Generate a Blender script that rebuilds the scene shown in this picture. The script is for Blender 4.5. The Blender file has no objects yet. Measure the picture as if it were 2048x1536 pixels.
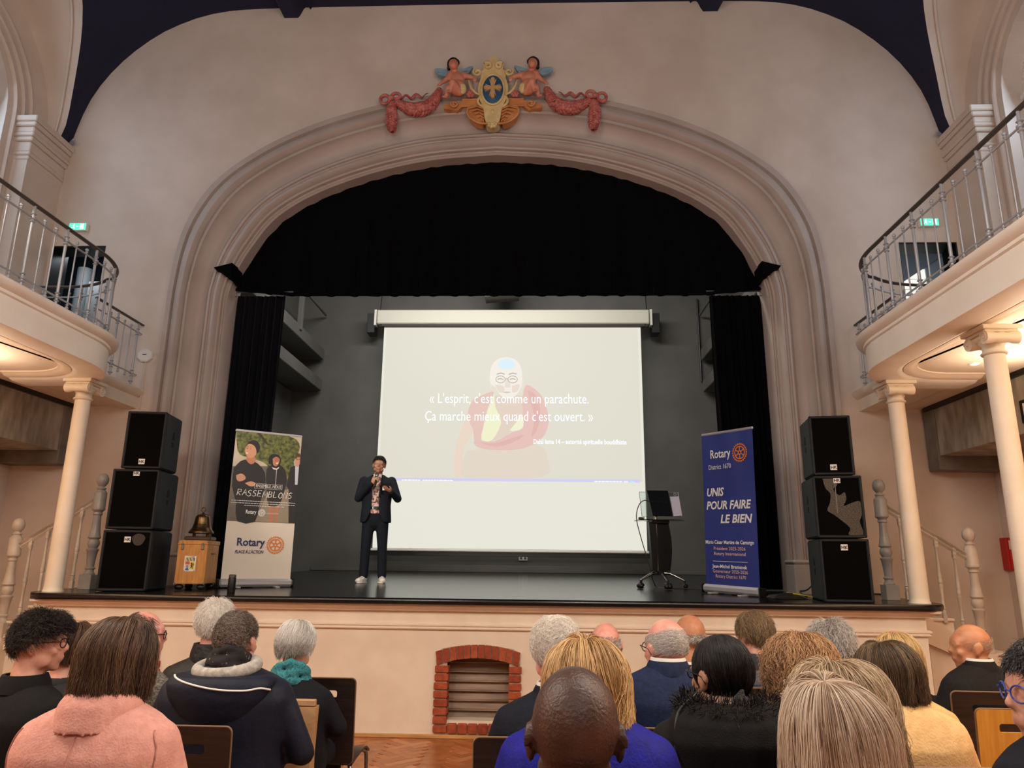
import bpy, bmesh, math, random
import numpy as np
from mathutils import Vector, Matrix, Euler
from mathutils.geometry import tessellate_polygon
PI = math.pi
S = bpy.context.scene
C = S.collection
R = random.Random(7)
# ---------------------------------------------------------------- camera
cd = bpy.data.cameras.new('camera'); cam = bpy.data.objects.new('camera', cd); C.objects.link(cam)
S.camera = cam
cd.sensor_fit = 'HORIZONTAL'; cd.sensor_width = 36.0; cd.lens = 36.0 * 1445.3 / 2048.0
cd.clip_start = 0.05; cd.clip_end = 100
cam.location = (0.5798, 0.0, 1.5367)
_a, _y, _r = math.radians(13.9115), math.radians(2.1592), math.radians(0.6792)
_fw = Vector((-math.sin(_y) * math.cos(_a), math.cos(_y) * math.cos(_a), math.sin(_a)))
_rt = Vector((math.cos(_y), math.sin(_y), 0)); _up = _rt.cross(_fw)
_rt2 = _rt * math.cos(_r) + _up * math.sin(_r); _up2 = -_rt * math.sin(_r) + _up * math.cos(_r)
cam.rotation_euler = Matrix((_rt2, _up2, -_fw)).transposed().to_euler()
# ---------------------------------------------------------------- world, view, lights
W = bpy.data.worlds.new('world'); S.world = W; W.use_nodes = True
W.node_tree.nodes['Background'].inputs[0].default_value = (0.55, 0.72, 1.0, 1)
W.node_tree.nodes['Background'].inputs[1].default_value = 0.5
S.view_settings.view_transform = 'Standard'
S.view_settings.look = 'None'
S.view_settings.exposure = 0.0
S.view_settings.gamma = 1.0
S.view_settings.use_curve_mapping = False
S.cycles.use_denoising = True
S.cycles.max_bounces = 6
S.cycles.diffuse_bounces = 4
S.cycles.sample_clamp_indirect = 4.0


def lamp(kind, loc, power, col, size=0.3, aim=None, sy=None, spot=None, blend=0.5):
    d = bpy.data.lights.new('lamp', kind); o = bpy.data.objects.new('lamp', d); C.objects.link(o)
    o.location = loc; d.energy = power; d.color = col
    if kind == 'AREA':
        d.size = size
        if sy: d.shape = 'RECTANGLE'; d.size_y = sy
        else: d.shape = 'DISK'
    else:
        d.shadow_soft_size = size
    if spot: d.spot_size = math.radians(spot); d.spot_blend = blend
    if aim is not None:
        o.rotation_euler = (Vector(aim) - Vector(loc)).to_track_quat('-Z', 'Y').to_euler()
    return o


NEUT = (1.0, 0.93, 0.87)
# hall pendants (hung under the vault, above and behind the camera)
for x, y in ((-1.3, 2.3), (1.3, 2.3), (-2.4, -2.6), (2.4, -2.6)):
    lamp('POINT', (x, y, 4.3 if y > 0 else 5.9), 128 if y > 0 else 290, NEUT, 0.35)
# LED lines under the two galleries, plus an unseen upward fill added for each soffit
for s in (-1, 1):
    lamp('AREA', (s * 4.75, 2.6, 3.28), 225, (1.0, 0.82, 0.64), 0.12, (s * 3.6, 2.6, 0), 6.0)
    lamp('AREA', (s * 4.75, 3.4, 3.05), 105, (1.0, 0.80, 0.60), 0.5, (s * 4.75, 3.4, 9), 6.0)
# daylight in the side windows
for s in (-1, 1):
    lamp('AREA', (s * 6.40, 6.87, 6.0), 40, (0.55, 0.75, 1.0), 1.5, (s * 2.0, 7.6, 4.6), 3.4)
# unseen fill added behind the valance to lift the back wall, and a profile spot on the speaker from the hall
lamp('AREA', (-0.4, 10.2, 7.2), 260, (1.0, 0.96, 0.9), 5.5, (0.2, 14.5, 3.6), 0.4)
lamp('SPOT', (-4.3, 2.0, 6.0), 1700, (1.0, 0.88, 0.74), 0.1, (-1.58, 9.7, 2.2), None, 22, 1.0)

# ---------------------------------------------------------------- materials
_M = {}


def rgb(h):
    """sRGB 0..255 -> linear"""
    f = lambda c: c / 12.92 if c <= 0.04045 else ((c + 0.055) / 1.055) ** 2.4
    return tuple(f(c / 255.0) for c in h)


def mat(name, col, rough=0.6, metal=0.0, spec=0.5, noise=None, bump=None, col2=None, stretch=(1, 1, 1), trans=0.0, alpha=1.0, sheen=0.0, emit=None, power=1.0, coat=0.0, fac=(0.35, 0.65), detail=4.0):
    if name in _M: return _M[name]
    m = bpy.data.materials.new(name); m.use_nodes = True; _M[name] = m
    nt = m.node_tree; b = nt.nodes['Principled BSDF']
    c = rgb(col)
    b.inputs['Base Color'].default_value = (*c, 1); b.inputs['Roughness'].default_value = rough
    b.inputs['Metallic'].default_value = metal; b.inputs['Specular IOR Level'].default_value = spec
    b.inputs['Transmission Weight'].default_value = trans; b.inputs['Alpha'].default_value = alpha
    b.inputs['Sheen Weight'].default_value = sheen; b.inputs['Coat Weight'].default_value = coat
    if emit:
        b.inputs['Emission Color'].default_value = (*rgb(emit), 1); b.inputs['Emission Strength'].default_value = power
    tc = None
    if noise or bump:
        tc = nt.nodes.new('ShaderNodeTexCoord'); mp = nt.nodes.new('ShaderNodeMapping')
        mp.inputs['Scale'].default_value = stretch
        nt.links.new(tc.outputs['Object'], mp.inputs['Vector'])
    if noise:
        n = nt.nodes.new('ShaderNodeTexNoise'); n.inputs['Scale'].default_value = noise; n.inputs['Detail'].default_value = detail
        nt.links.new(mp.outputs[0], n.inputs['Vector'])
        rp = nt.nodes.new('ShaderNodeValToRGB')
        c2 = rgb(col2) if col2 else tuple(x * 0.72 for x in c)
        rp.color_ramp.elements[0].position = fac[0]; rp.color_ramp.elements[0].color = (*c2, 1)
        rp.color_ramp.elements[1].position = fac[1]; rp.color_ramp.elements[1].color = (*c, 1)
        nt.links.new(n.outputs['Fac'], rp.inputs[0]); nt.links.new(rp.outputs[0], b.inputs['Base Color'])
    if bump:
        n2 = nt.nodes.new('ShaderNodeTexNoise'); n2.inputs['Scale'].default_value = bump[0]; n2.inputs['Detail'].default_value = 3
        nt.links.new(mp.outputs[0], n2.inputs['Vector'])
        bp = nt.nodes.new('ShaderNodeBump'); bp.inputs['Strength'].default_value = bump[1]; bp.inputs['Distance'].default_value = 0.01
        nt.links.new(n2.outputs['Fac'], bp.inputs['Height']); nt.links.new(bp.outputs[0], b.inputs['Normal'])
    return m


def glow(name, col, power=1.0):
    if name in _M: return _M[name]
    m = mat(name, (0, 0, 0), 0.6, emit=col, power=power); return m


# ---------------------------------------------------------------- mesh builder
def _frame(d):
    d = Vector(d).normalized(); u = d.orthogonal().normalized(); return u, d.cross(u), d


class MB:
    def __init__(self): self.v = []; self.f = []

    def add(self, vs, fs, M=None):
        k = len(self.v)
        self.v += [tuple(M @ Vector(p)) if M is not None else tuple(p) for p in vs]
        self.f += [tuple(i + k for i in f) for f in fs]; return self

    def box(self, c, s, b=0.0, M=None):
        """box centred at c with full sizes s and chamfer b"""
        hx, hy, hz = s[0] / 2, s[1] / 2, s[2] / 2
        b = min(b, hx * .98, hy * .98, hz * .98)
        if b <= 0:
            vs = [(c[0] + i * hx, c[1] + j * hy, c[2] + k * hz) for i in (-1, 1) for j in (-1, 1) for k in (-1, 1)]
            return self.add(vs, [(0, 1, 3, 2), (4, 6, 7, 5), (0, 4, 5, 1), (2, 3, 7, 6), (0, 2, 6, 4), (1, 5, 7, 3)], M)
        vs = []; idx = {}
        for i in (-1, 1):
            for j in (-1, 1):
                for k in (-1, 1):
                    for a in range(3):
                        h = [hx - b, hy - b, hz - b]; h[a] += b
                        idx[i, j, k, a] = len(vs)
                        vs.append((c[0] + i * h[0], c[1] + j * h[1], c[2] + k * h[2]))
        fs = []
        I = idx
        for s_ in (-1, 1):
            fs.append([I[s_, -1, -1, 0], I[s_, 1, -1, 0], I[s_, 1, 1, 0], I[s_, -1, 1, 0]][::s_])
            fs.append([I[-1, s_, -1, 1], I[-1, s_, 1, 1], I[1, s_, 1, 1], I[1, s_, -1, 1]][::s_])
            fs.append([I[-1, -1, s_, 2], I[1, -1, s_, 2], I[1, 1, s_, 2], I[-1, 1, s_, 2]][::s_])
        for p in (-1, 1):
            for q in (-1, 1):
                fs.append([I[p, q, -1, 0], I[p, q, -1, 1], I[p, q, 1, 1], I[p, q, 1, 0]][::p * q])
                fs.append([I[-1, p, q, 1], I[-1, p, q, 2], I[1, p, q, 2], I[1, p, q, 1]][::p * q])
                fs.append([I[p, -1, q, 2], I[p, -1, q, 0], I[p, 1, q, 0], I[p, 1, q, 2]][::p * q])
                for r in (-1, 1):
                    fs.append([I[p, q, r, 0], I[p, q, r, 1], I[p, q, r, 2]][::p * q * r])
        return self.add(vs, [tuple(f) for f in fs], M)

    def cap(self, a, b, ra, rb=None, n=12, m=4, sc=(1, 1), M=None, up=None):
        """tapered capsule from a to b; sc flattens the cross-section"""
        rb = ra if rb is None else rb
        a, b = Vector(a), Vector(b); d = b - a
        if d.length < 1e-6: d = Vector((0, 0, 1e-5))
        u, w, d_ = _frame(d)
        if up is not None:
            u = Vector(up) - d_ * Vector(up).dot(d_); u.normalize(); w = d_.cross(u)
        rings = []
        for i in range(m + 1):
            t = -PI / 2 + (PI / 2) * i / m; rings.append((a + d_ * ra * math.sin(t), ra * math.cos(t)))
        for i in range(m + 1):
            t = (PI / 2) * i / m; rings.append((b + d_ * rb * math.sin(t), rb * math.cos(t)))
        vs = []; fs = []
        for c, r in rings:
            r = max(r, 1e-5)
            for k in range(n):
                t = 2 * PI * k / n; vs.append(c + u * (r * sc[0] * math.cos(t)) + w * (r * sc[1] * math.sin(t)))
        for i in range(len(rings) - 1):
            for k in range(n):
                k2 = (k + 1) % n; fs.append((i * n + k, i * n + k2, (i + 1) * n + k2, (i + 1) * n + k))
        fs.append(tuple(range(n))[::-1]); L = len(rings) - 1; fs.append(tuple(L * n + k for k in range(n)))
        return self.add(vs, fs, M)

    def ell(self, c, r, rot=None, n=16, m=10, M=None):
        Rm = Euler(rot).to_matrix() if rot else Matrix.Identity(3)
        vs = []; fs = []; c = Vector(c)
        for i in range(m + 1):
            t = -PI / 2 + PI * i / m; cr = max(math.cos(t), 1e-4)
            for k in range(n):
                p = 2 * PI * k / n
                vs.append(c + Rm @ Vector((r[0] * cr * math.cos(p), r[1] * cr * math.sin(p), r[2] * math.sin(t))))
        for i in range(m):
            for k in range(n):
                k2 = (k + 1) % n; fs.append((i * n + k, i * n + k2, (i + 1) * n + k2, (i + 1) * n + k))
        fs.append(tuple(range(n))[::-1]); fs.append(tuple(m * n + k for k in range(n)))
        return self.add(vs, fs, M)

    def lathe(self, prof, n=24, c=(0, 0, 0), M=None, sc=(1, 1), closed=True):
        vs = []; fs = []
        for r, z in prof:
            for k in range(n):
                t = 2 * PI * k / n; vs.append((c[0] + max(r, 1e-4) * sc[0] * math.cos(t), c[1] + max(r, 1e-4) * sc[1] * math.sin(t), c[2] + z))
        for i in range(len(prof) - 1):
            for k in range(n):
                k2 = (k + 1) % n; fs.append((i * n + k, i * n + k2, (i + 1) * n + k2, (i + 1) * n + k))
        if closed:
            fs.append(tuple(range(n))[::-1]); L = len(prof) - 1; fs.append(tuple(L * n + k for k in range(n)))
        return self.add(vs, fs, M)

    def tube(self, path, r, n=8, M=None, cap=True, sc=(1, 1), up=None):
        """tube along a polyline; r a number or one per point"""
        P = [Vector(p) for p in path]; rr = r if hasattr(r, '__len__') else [r] * len(P)
        vs = []; fs = []; pu = None
        for i, p in enumerate(P):
            d = (P[min(i + 1, len(P) - 1)] - P[max(i - 1, 0)])
            if d.length < 1e-9: d = Vector((0, 0, 1))
            d.normalize()
            if pu is None:
                pu = Vector(up) if up is not None else d.orthogonal()
            u = (pu - d * pu.dot(d))
            if u.length < 1e-6: u = d.orthogonal()
            u.normalize(); w = d.cross(u); pu = u
            for k in range(n):
                t = 2 * PI * k / n; vs.append(p + u * (rr[i] * sc[0] * math.cos(t)) + w * (rr[i] * sc[1] * math.sin(t)))
        for i in range(len(P) - 1):
            for k in range(n):
                k2 = (k + 1) % n; fs.append((i * n + k, i * n + k2, (i + 1) * n + k2, (i + 1) * n + k))
        if cap:
            fs.append(tuple(range(n))[::-1]); L = len(P) - 1; fs.append(tuple(L * n + k for k in range(n)))
        return self.add(vs, fs, M)

    def loft(self, rings, M=None, cap=True, closed=True):
        n = len(rings[0]); vs = [p for r in rings for p in r]; fs = []
        for i in range(len(rings) - 1):
            for k in range(n if closed else n - 1):
                k2 = (k + 1) % n; fs.append((i * n + k, i * n + k2, (i + 1) * n + k2, (i + 1) * n + k))
        if cap and closed:
            fs.append(tuple(range(n))[::-1]); L = len(rings) - 1; fs.append(tuple(L * n + k for k in range(n)))
        return self.add(vs, fs, M)

    def prism(self, poly, y0, y1, holes=(), M=None):
        """polygon in (x, z) extruded from y0 (front) to y1"""
        loops = [list(poly)] + [list(h) for h in holes]
        flat = [p for l in loops for p in l]
        tris = tessellate_polygon([[Vector((p[0], p[1], 0)) for p in l] for l in loops])
        n = len(flat); vs = [(p[0], y0, p[1]) for p in flat] + [(p[0], y1, p[1]) for p in flat]; fs = []
        for t in tris:
            a, b, c = (flat[i] for i in t)
            ar = (b[0] - a[0]) * (c[1] - a[1]) - (c[0] - a[0]) * (b[1] - a[1])
            t = tuple(t) if ar > 0 else tuple(t)[::-1]
            fs.append(t); fs.append(tuple(i + n for i in t)[::-1])
        k = 0
        for li, l in enumerate(loops):
            ar = sum(l[i][0] * l[(i + 1) % len(l)][1] - l[(i + 1) % len(l)][0] * l[i][1] for i in range(len(l)))
            ccw = ar > 0
            if li: ccw = not ccw
            for i in range(len(l)):
                a, b = k + i, k + (i + 1) % len(l)
                fs.append((b, a, a + n, b + n) if ccw else (a, b, b + n, a + n))
            k += len(l)
        return self.add(vs, fs, M)

    def build(self, name, m, parent=None, smooth=None, loc=None, rot=None):
        me = bpy.data.meshes.new(name); me.from_pydata(self.v, [], self.f)
        if m is not None: me.materials.append(m)
        return put(name, me, parent, smooth, loc, rot)


def put(name, me, parent=None, smooth=None, loc=None, rot=None):
    if smooth is not None:
        me.shade_smooth()
        if smooth < 179: me.set_sharp_from_angle(angle=math.radians(smooth))
    o = bpy.data.objects.new(name, me); C.objects.link(o)
    if parent is not None: o.parent = parent
    if loc is not None: o.location = loc
    if rot is not None: o.rotation_euler = rot
    return o


def tag(o, label=None, cat=None, group=None, kind=None):
    if label: o['label'] = label
    if cat: o['category'] = cat
    if group: o['group'] = group
    if kind: o['kind'] = kind
    return o


def thing(name, label, cat, loc=(0, 0, 0), rz=0.0, group=None):
    o = bpy.data.objects.new(name, None); C.objects.link(o); o.empty_display_size = 0.1
    o.location = loc; o.rotation_euler = (0, 0, rz); return tag(o, label, cat, group)


def struct(o): o['kind'] = 'structure'; return o


def root(name):
    o = bpy.data.objects.new(name, None); C.objects.link(o); o['kind'] = 'structure'; return o


def dup(o, loc, rz=None, label=None):
    """copy of a thing with its parts and sub-parts"""
    r = o.copy(); C.objects.link(r); r.location = loc
    if rz is not None: r.rotation_euler = (0, 0, rz)
    if label: r['label'] = label
    for ch in list(o.children):
        c = ch.copy(); C.objects.link(c); c.parent = r
        for g in list(ch.children):
            d = g.copy(); C.objects.link(d); d.parent = c
    return r


def remesh(mb, voxel, smooth=5, name='body'):
    me = bpy.data.meshes.new('tmp'); me.from_pydata(mb.v, [], mb.f)
    o = bpy.data.objects.new('tmp', me); C.objects.link(o)
    md = o.modifiers.new('r', 'REMESH'); md.mode = 'VOXEL'; md.voxel_size = voxel
    if smooth:
        ms = o.modifiers.new('s', 'SMOOTH'); ms.factor = 0.5; ms.iterations = smooth
    dg = bpy.context.evaluated_depsgraph_get(); dg.update()
    out = bpy.data.meshes.new_from_object(o.evaluated_get(dg)); out.name = name
    bpy.data.objects.remove(o); bpy.data.meshes.remove(me); return out


def text(body, size, m, parent, x, z, y=0.0, align='LEFT', shear=0.0, bold=0.0, width=None, name='lettering', rot=None):
    """flat lettering in the parent's x-z plane, facing -y, as a mesh"""
    cu = bpy.data.curves.new('tmp_text', 'FONT'); cu.body = body; cu.size = size; cu.align_x = align; cu.shear = shear
    cu.offset = bold; cu.resolution_u = 2
    t = bpy.data.objects.new('tmp_text', cu); C.objects.link(t)
    dg = bpy.context.evaluated_depsgraph_get(); dg.update()
    me = bpy.data.meshes.new_from_object(t.evaluated_get(dg)); me.name = name
    bpy.data.objects.remove(t); bpy.data.curves.remove(cu)
    n = len(me.vertices); co = np.empty(n * 3); me.vertices.foreach_get('co', co); co = co.reshape(-1, 3)
    if width: co[:, 0] *= width / max(co[:, 0].max() - co[:, 0].min(), 1e-4)
    me.vertices.foreach_set('co', co.ravel())
    me.materials.clear(); me.materials.append(m)
    o = put(name, me, parent, None, (x, y, z), rot or (PI / 2, 0, 0)); return o
# ================================================================ ROOM
M_WALL = mat('plaster_wall', (222, 205, 190), 0.75, noise=1.3, col2=(208, 190, 174), bump=(60, 0.06))
M_TRIM = mat('plaster_trim', (188, 173, 162), 0.55, noise=2.0, col2=(178, 162, 151))
M_CREAM = mat('cream_paint', (238, 222, 200), 0.55, noise=3.0, col2=(228, 210, 188))
M_NAVY = mat('navy_paint', (25, 27, 54), 0.85, noise=2.0, col2=(22, 24, 48))
M_CONC = mat('raw_concrete', (178, 170, 154), 0.85, noise=6.0, col2=(140, 131, 116), stretch=(1, 1.6, 0.5), bump=(25, 0.25))
M_BLKW = mat('charcoal_paint', (92, 91, 88), 0.8, noise=1.5, col2=(84, 83, 80), bump=(80, 0.05))
M_STAGE = mat('black_stage_boards', (20, 20, 20), 0.22, noise=4.0, col2=(10, 10, 10), stretch=(0.3, 3, 1), bump=(9, 0.05))
M_LIP = mat('black_lacquer', (16, 13, 12), 0.25)
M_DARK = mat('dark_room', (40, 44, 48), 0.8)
M_VELV = mat('black_velvet', (5, 5, 6), 0.95, spec=0.1, noise=3.0, col2=(3, 3, 4), stretch=(8, 1, 1))
M_VELVB = mat('midnight_velvet', (7, 9, 17), 0.9, spec=0.15, sheen=0.06, noise=3.0, col2=(4, 5, 9), stretch=(8, 1, 1))
M_BRICK = mat('red_brick', (176, 86, 52), 0.85, noise=22, col2=(150, 66, 38), bump=(70, 0.4))
M_BRICK2 = mat('dark_red_brick', (160, 72, 44), 0.85, noise=22, col2=(136, 58, 34), bump=(70, 0.4))
M_MORT = mat('lime_mortar', (200, 176, 150), 0.9, noise=30, bump=(90, 0.3))
M_SLAT = mat('weathered_slat', (160, 135, 112), 0.6, noise=5, col2=(128, 104, 84), stretch=(0.6, 4, 4))
M_SILV = mat('silver_paint', (172, 170, 172), 0.42, metal=0.25)
M_BROWN = mat('brown_handrail', (74, 64, 58), 0.35)
M_GREYP = mat('grey_newel_paint', (176, 168, 158), 0.35, noise=4)
M_BEIGEP = mat('beige_newel_paint', (214, 200, 182), 0.4, noise=4)
M_WHITE = mat('white_plastic', (232, 228, 220), 0.45)
M_BLACK = mat('black_plastic', (14, 14, 15), 0.45)
M_CHROME = mat('chrome', (200, 196, 190), 0.16, metal=1.0)
M_STEEL = mat('dull_steel', (150, 146, 140), 0.32, metal=0.9)

YW = 8.69


def interp(pts, t):
    """polyline point at fraction t of its length"""
    L = [0]
    for a, b in zip(pts, pts[1:]): L.append(L[-1] + math.dist(a, b))
    s = t * L[-1]
    for i in range(len(pts) - 1):
        if s <= L[i + 1] or i == len(pts) - 2:
            k = (s - L[i]) / max(L[i + 1] - L[i], 1e-9); return tuple(p + (q - p) * k for p, q in zip(pts[i], pts[i + 1]))


def spline(pts, n):
    """Catmull-Rom through pts, n points per span"""
    P = [np.array(p, float) for p in pts]; P = [2 * P[0] - P[1]] + P + [2 * P[-1] - P[-2]]; out = []
    for i in range(1, len(P) - 2):
        for k in range(n):
            t = k / n; a, b, c, d = P[i - 1:i + 3]
            out.append(tuple(.5 * (2 * b + (c - a) * t + (2 * a - 5 * b + 4 * c - d) * t * t + (3 * b - a - 3 * c + d) * t ** 3)))
    out.append(tuple(P[-2])); return out


# --- the vault's cross-section, right half from the springing to the crown
VP = spline([(5.97, 6.85), (5.91, 7.02), (5.735, 7.76), (5.4, 8.35), (4.919, 8.82), (4.45, 9.08), (4.012, 9.21), (3.4, 9.26), (1.7, 9.275), (0, 9.28)], 5)
LUN = [6.87 - 3.9 * k for k in range(4)]; LR = 1.63; LZ = 7.04


def vault_x(z):
    for a, b in zip(VP, VP[1:]):
        if a[1] <= z <= b[1]: return a[0] + (b[0] - a[0]) * (z - a[1]) / max(b[1] - a[1], 1e-9)
    return 0.0


def lun_z(y):
    for c in LUN:
        if abs(y - c) < LR: return LZ + math.sqrt(LR * LR - (y - c) ** 2)
    return None


ceil = root('ceiling')
mb = MB(); ys = {YW + .02, -7.0}
for c in LUN:
    for k in range(25): ys.add(round(c + LR * math.cos(PI * k / 24), 5))
rows = []
for y in sorted(ys):
    z0 = lun_z(y); pts = VP if z0 is None else [(vault_x(z0), z0)] + [p for p in VP if p[1] > z0 + 1e-4]
    half = [interp(pts, k / 30) for k in range(31)]
    rows.append([(x, y, z) for x, z in half] + [(-x, y, z) for x, z in half[::-1][1:]])
vs = [p for r in rows for p in r]; n = len(rows[0]); fs = []
for i in range(len(rows) - 1):
    for k in range(n - 1): fs.append((i * n + k, (i + 1) * n + k, (i + 1) * n + k + 1, i * n + k + 1))
mb.add(vs, fs); mb.build('vault', M_NAVY, ceil, 40)
for s in (-1, 1):
    rib = MB()   # moulded rib along the vault
    prof = [(-.32, .2), (-.27, .03), (-.19, .0), (-.12, -.13), (-.1, -.17), (.1, -.17), (.13, -.12), (.17, -.02), (.22, .03), (.27, -.03), (.3, .03), (.33, .2)]
    rings = [[(s * (2.98 + a * -1), y, 9.265 + b) for a, b in prof] for y in (-6.9, YW)]
    rib.loft(rings); rib.build('vault_rib', M_NAVY, ceil)
for s in (-1, 1):
    for c in LUN:
        mb = MB(); rings = []
        for k in range(25):
            t = PI * k / 24; y, z = c + LR * math.cos(t), LZ + LR * math.sin(t); xv = vault_x(z) if z > LZ + .001 else 5.91
            rings.append([(s * (6.32 + (xv - 6.32) * j / 6), y, z) for j in range(7)])
        mb.loft(rings, cap=False, closed=False); mb.build('lunette_vault', M_WALL, ceil, 40)
        # raised rib beside the groin
        path = [(s * (vault_x(LZ + LR * .97 * math.sin(t)) + .10), c + LR * .985 * math.cos(t), LZ + LR * .985 * math.sin(t)) for t in [PI * k / 30 for k in range(31)]]
        MB().tube(path, 0.016, 6).build('groin_moulding', M_WALL, ceil, 60)

# --- front wall with the proscenium and two doorways
AI = [(3.5, 4.75), (3.49, 4.95), (3.41, 5.25), (3.256, 5.577), (2.962, 6.008), (2.451, 6.364), (1.711, 6.664), (0.9, 6.86), (0, 6.935)]
AO = [(4.2, 4.75), (4.196, 4.933), (4.157, 5.474), (4.055, 5.913), (3.816, 6.375), (3.462, 6.732), (2.903, 7.101), (2.131, 7.433), (1.1, 7.70), (0, 7.79)]
ai, ao = spline(AI, 8), spline(AO, 8)
NA = 44
ARCH = []
for k in range(8): ARCH.append(((3.5, 1.15 + 3.6 * k / 8), (4.2, 1.15 + 3.6 * k / 8)))
for k in range(NA + 1): ARCH.append((interp(ai, k / NA), interp(ao, k / NA)))
ARCH = ARCH + [((-a[0], a[1]), (-b[0], b[1])) for a, b in ARCH[::-1][1:]]
hole = [(b[0] + (a[0] - b[0]) * .4, b[1] + (a[1] - b[1]) * .4) for a, b in ARCH]
hole = [(hole[0][0], 1.0)] + hole + [(hole[-1][0], 1.0)]
top = [(x, z + .0) for x, z in VP] + [(-x, z) for x, z in VP[::-1][1:]]
outer = [(6.34, -0.02), (6.34, 6.85)] + top + [(-6.34, 6.85), (-6.34, -0.02)]
DOORS = [(-5.9, -5.17), (5.17, 5.9)]
doors = [[(a, 3.67), (b, 3.67), (b, 5.57), (a, 5.57)] for a, b in DOORS]
struct(MB().prism(outer, YW, YW + .34, [hole] + doors).build('wall_front', M_WALL))
PROF = [(0, -.02), (0, .10), (.085, .10), (.10, .055), (.125, .055), (.15, .11), (.2, .135), (.26, .135), (.30, .09), (.31, .06), (.335, .06), (.34, .085), (.375, .085), (.38, .055), (.41, .01), (.47, -.045), (.55, -.075), (.62, -.07), (.67, -.03), (.69, 0), (.71, .025), (.745, .025), (.75, -.005), (.775, -.005), (.80, .015), (.845, .02), (.88, -.01), (.89, -.05), (.925, -.05), (.93, -.1), (.955, -.1), (.975, -.085), (1, -.11), (1, -.42), (.4, -.42)]
rings = [[(b[0] + (a[0] - b[0]) * w, YW - d, b[1] + (a[1] - b[1]) * w) for w, d in PROF] for a, b in ARCH]
struct(MB().loft(rings).build('trim_1', M_TRIM, None, 35))
for s in (-1, 1):
    struct(MB().box((s * 3.86, YW - .02, 1.38), (.78, .32, .36), .015).box((s * 3.86, YW - .02, 1.585), (.80, .34, .05), .02).build('trim_2', M_TRIM))

# --- side walls, piers, cornices, windows
for s, nm in ((-1, 'wall_left'), (1, 'wall_right')):
    w = root(nm)
    holes = []
    for c in LUN:
        holes.append([(c - .9, 4.6), (c + .9, 4.6)] + [(c + .9 * math.cos(PI * k / 16), 7.0 + .9 * math.sin(PI * k / 16)) for k in range(17)])
    poly = [(-7.0, -.02), (YW, -.02), (YW, 7.04)]
    for c in LUN: poly += [(c + LR * math.cos(PI * k / 20), LZ + LR * math.sin(PI * k / 20)) for k in range(21)]
    poly += [(-7.0, 7.04)]
    M = Matrix(((0, s, 0, s * 6.12), (1, 0, 0, 0), (0, 0, 1, 0), (0, 0, 0, 1)))
    MB().prism(poly, 0, .3, holes, M).build('wall_face', M_WALL, w)
    for k, c in enumerate(LUN):
        y1 = c + LR - .48; y2 = YW if k == 0 else LUN[k - 1] - LR + .48
        MB().box((s * 6.07, (y1 + y2) / 2, 3.5), (.28, y2 - y1, 7.0)).build('pier', M_WALL, w)
        z = 6.45
        for dz, pr in ((.06, .015), (.05, .03), (.14, .02), (.06, .05), (.05, .07), (.08, .06), (.06, .09), (.08, .11)):
            MB().box((s * (6.07 - pr / 2), (y1 + y2) / 2 - (pr / 2 if k == 0 else 0), z + dz / 2), (.28 + pr, y2 - y1 + pr * (1 if k == 0 else 2), dz), .012).build('cornice', M_WALL, w); z += dz
        for rr in (1.02, 1.16, 1.3):
            path = [(s * 6.11, c + rr, 4.6)] + [(s * 6.11, c + rr * math.cos(PI * q / 24), 7.0 + rr * math.sin(PI * q / 24)) for q in range(25)] + [(s * 6.11, c - rr, 4.6)]
            MB().tube(path, .03, 6).build('arch_moulding', M_WALL, w, 60)
    w2 = root('window_1' if s < 0 else 'window_2')
    gl = mat('window_glass', (235, 240, 245), 0.25, trans=1.0)
    for c in LUN[:1]:
        P_ = [(c - .9, 4.6), (c + .9, 4.6)] + [(c + .9 * math.cos(PI * k / 16), 7.0 + .9 * math.sin(PI * k / 16)) for k in range(17)]
        MB().prism(P_, 0.24, .25, (), M).build('pane', gl, w2)
        for yy in (c - .3, c + .3): MB().box((s * 6.34, yy, 6.1), (.05, .05, 3.2), .01).build('glazing_bar', M_WHITE, w2)
        for zz in (5.4, 6.2, 7.0): MB().box((s * 6.34, c, zz), (.05, 1.8, .05), .01).build('glazing_bar', M_WHITE, w2)
struct(MB().box((0, -7.1, 4.6), (13, .2, 9.4)).build('wall_back', M_WALL))

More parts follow.
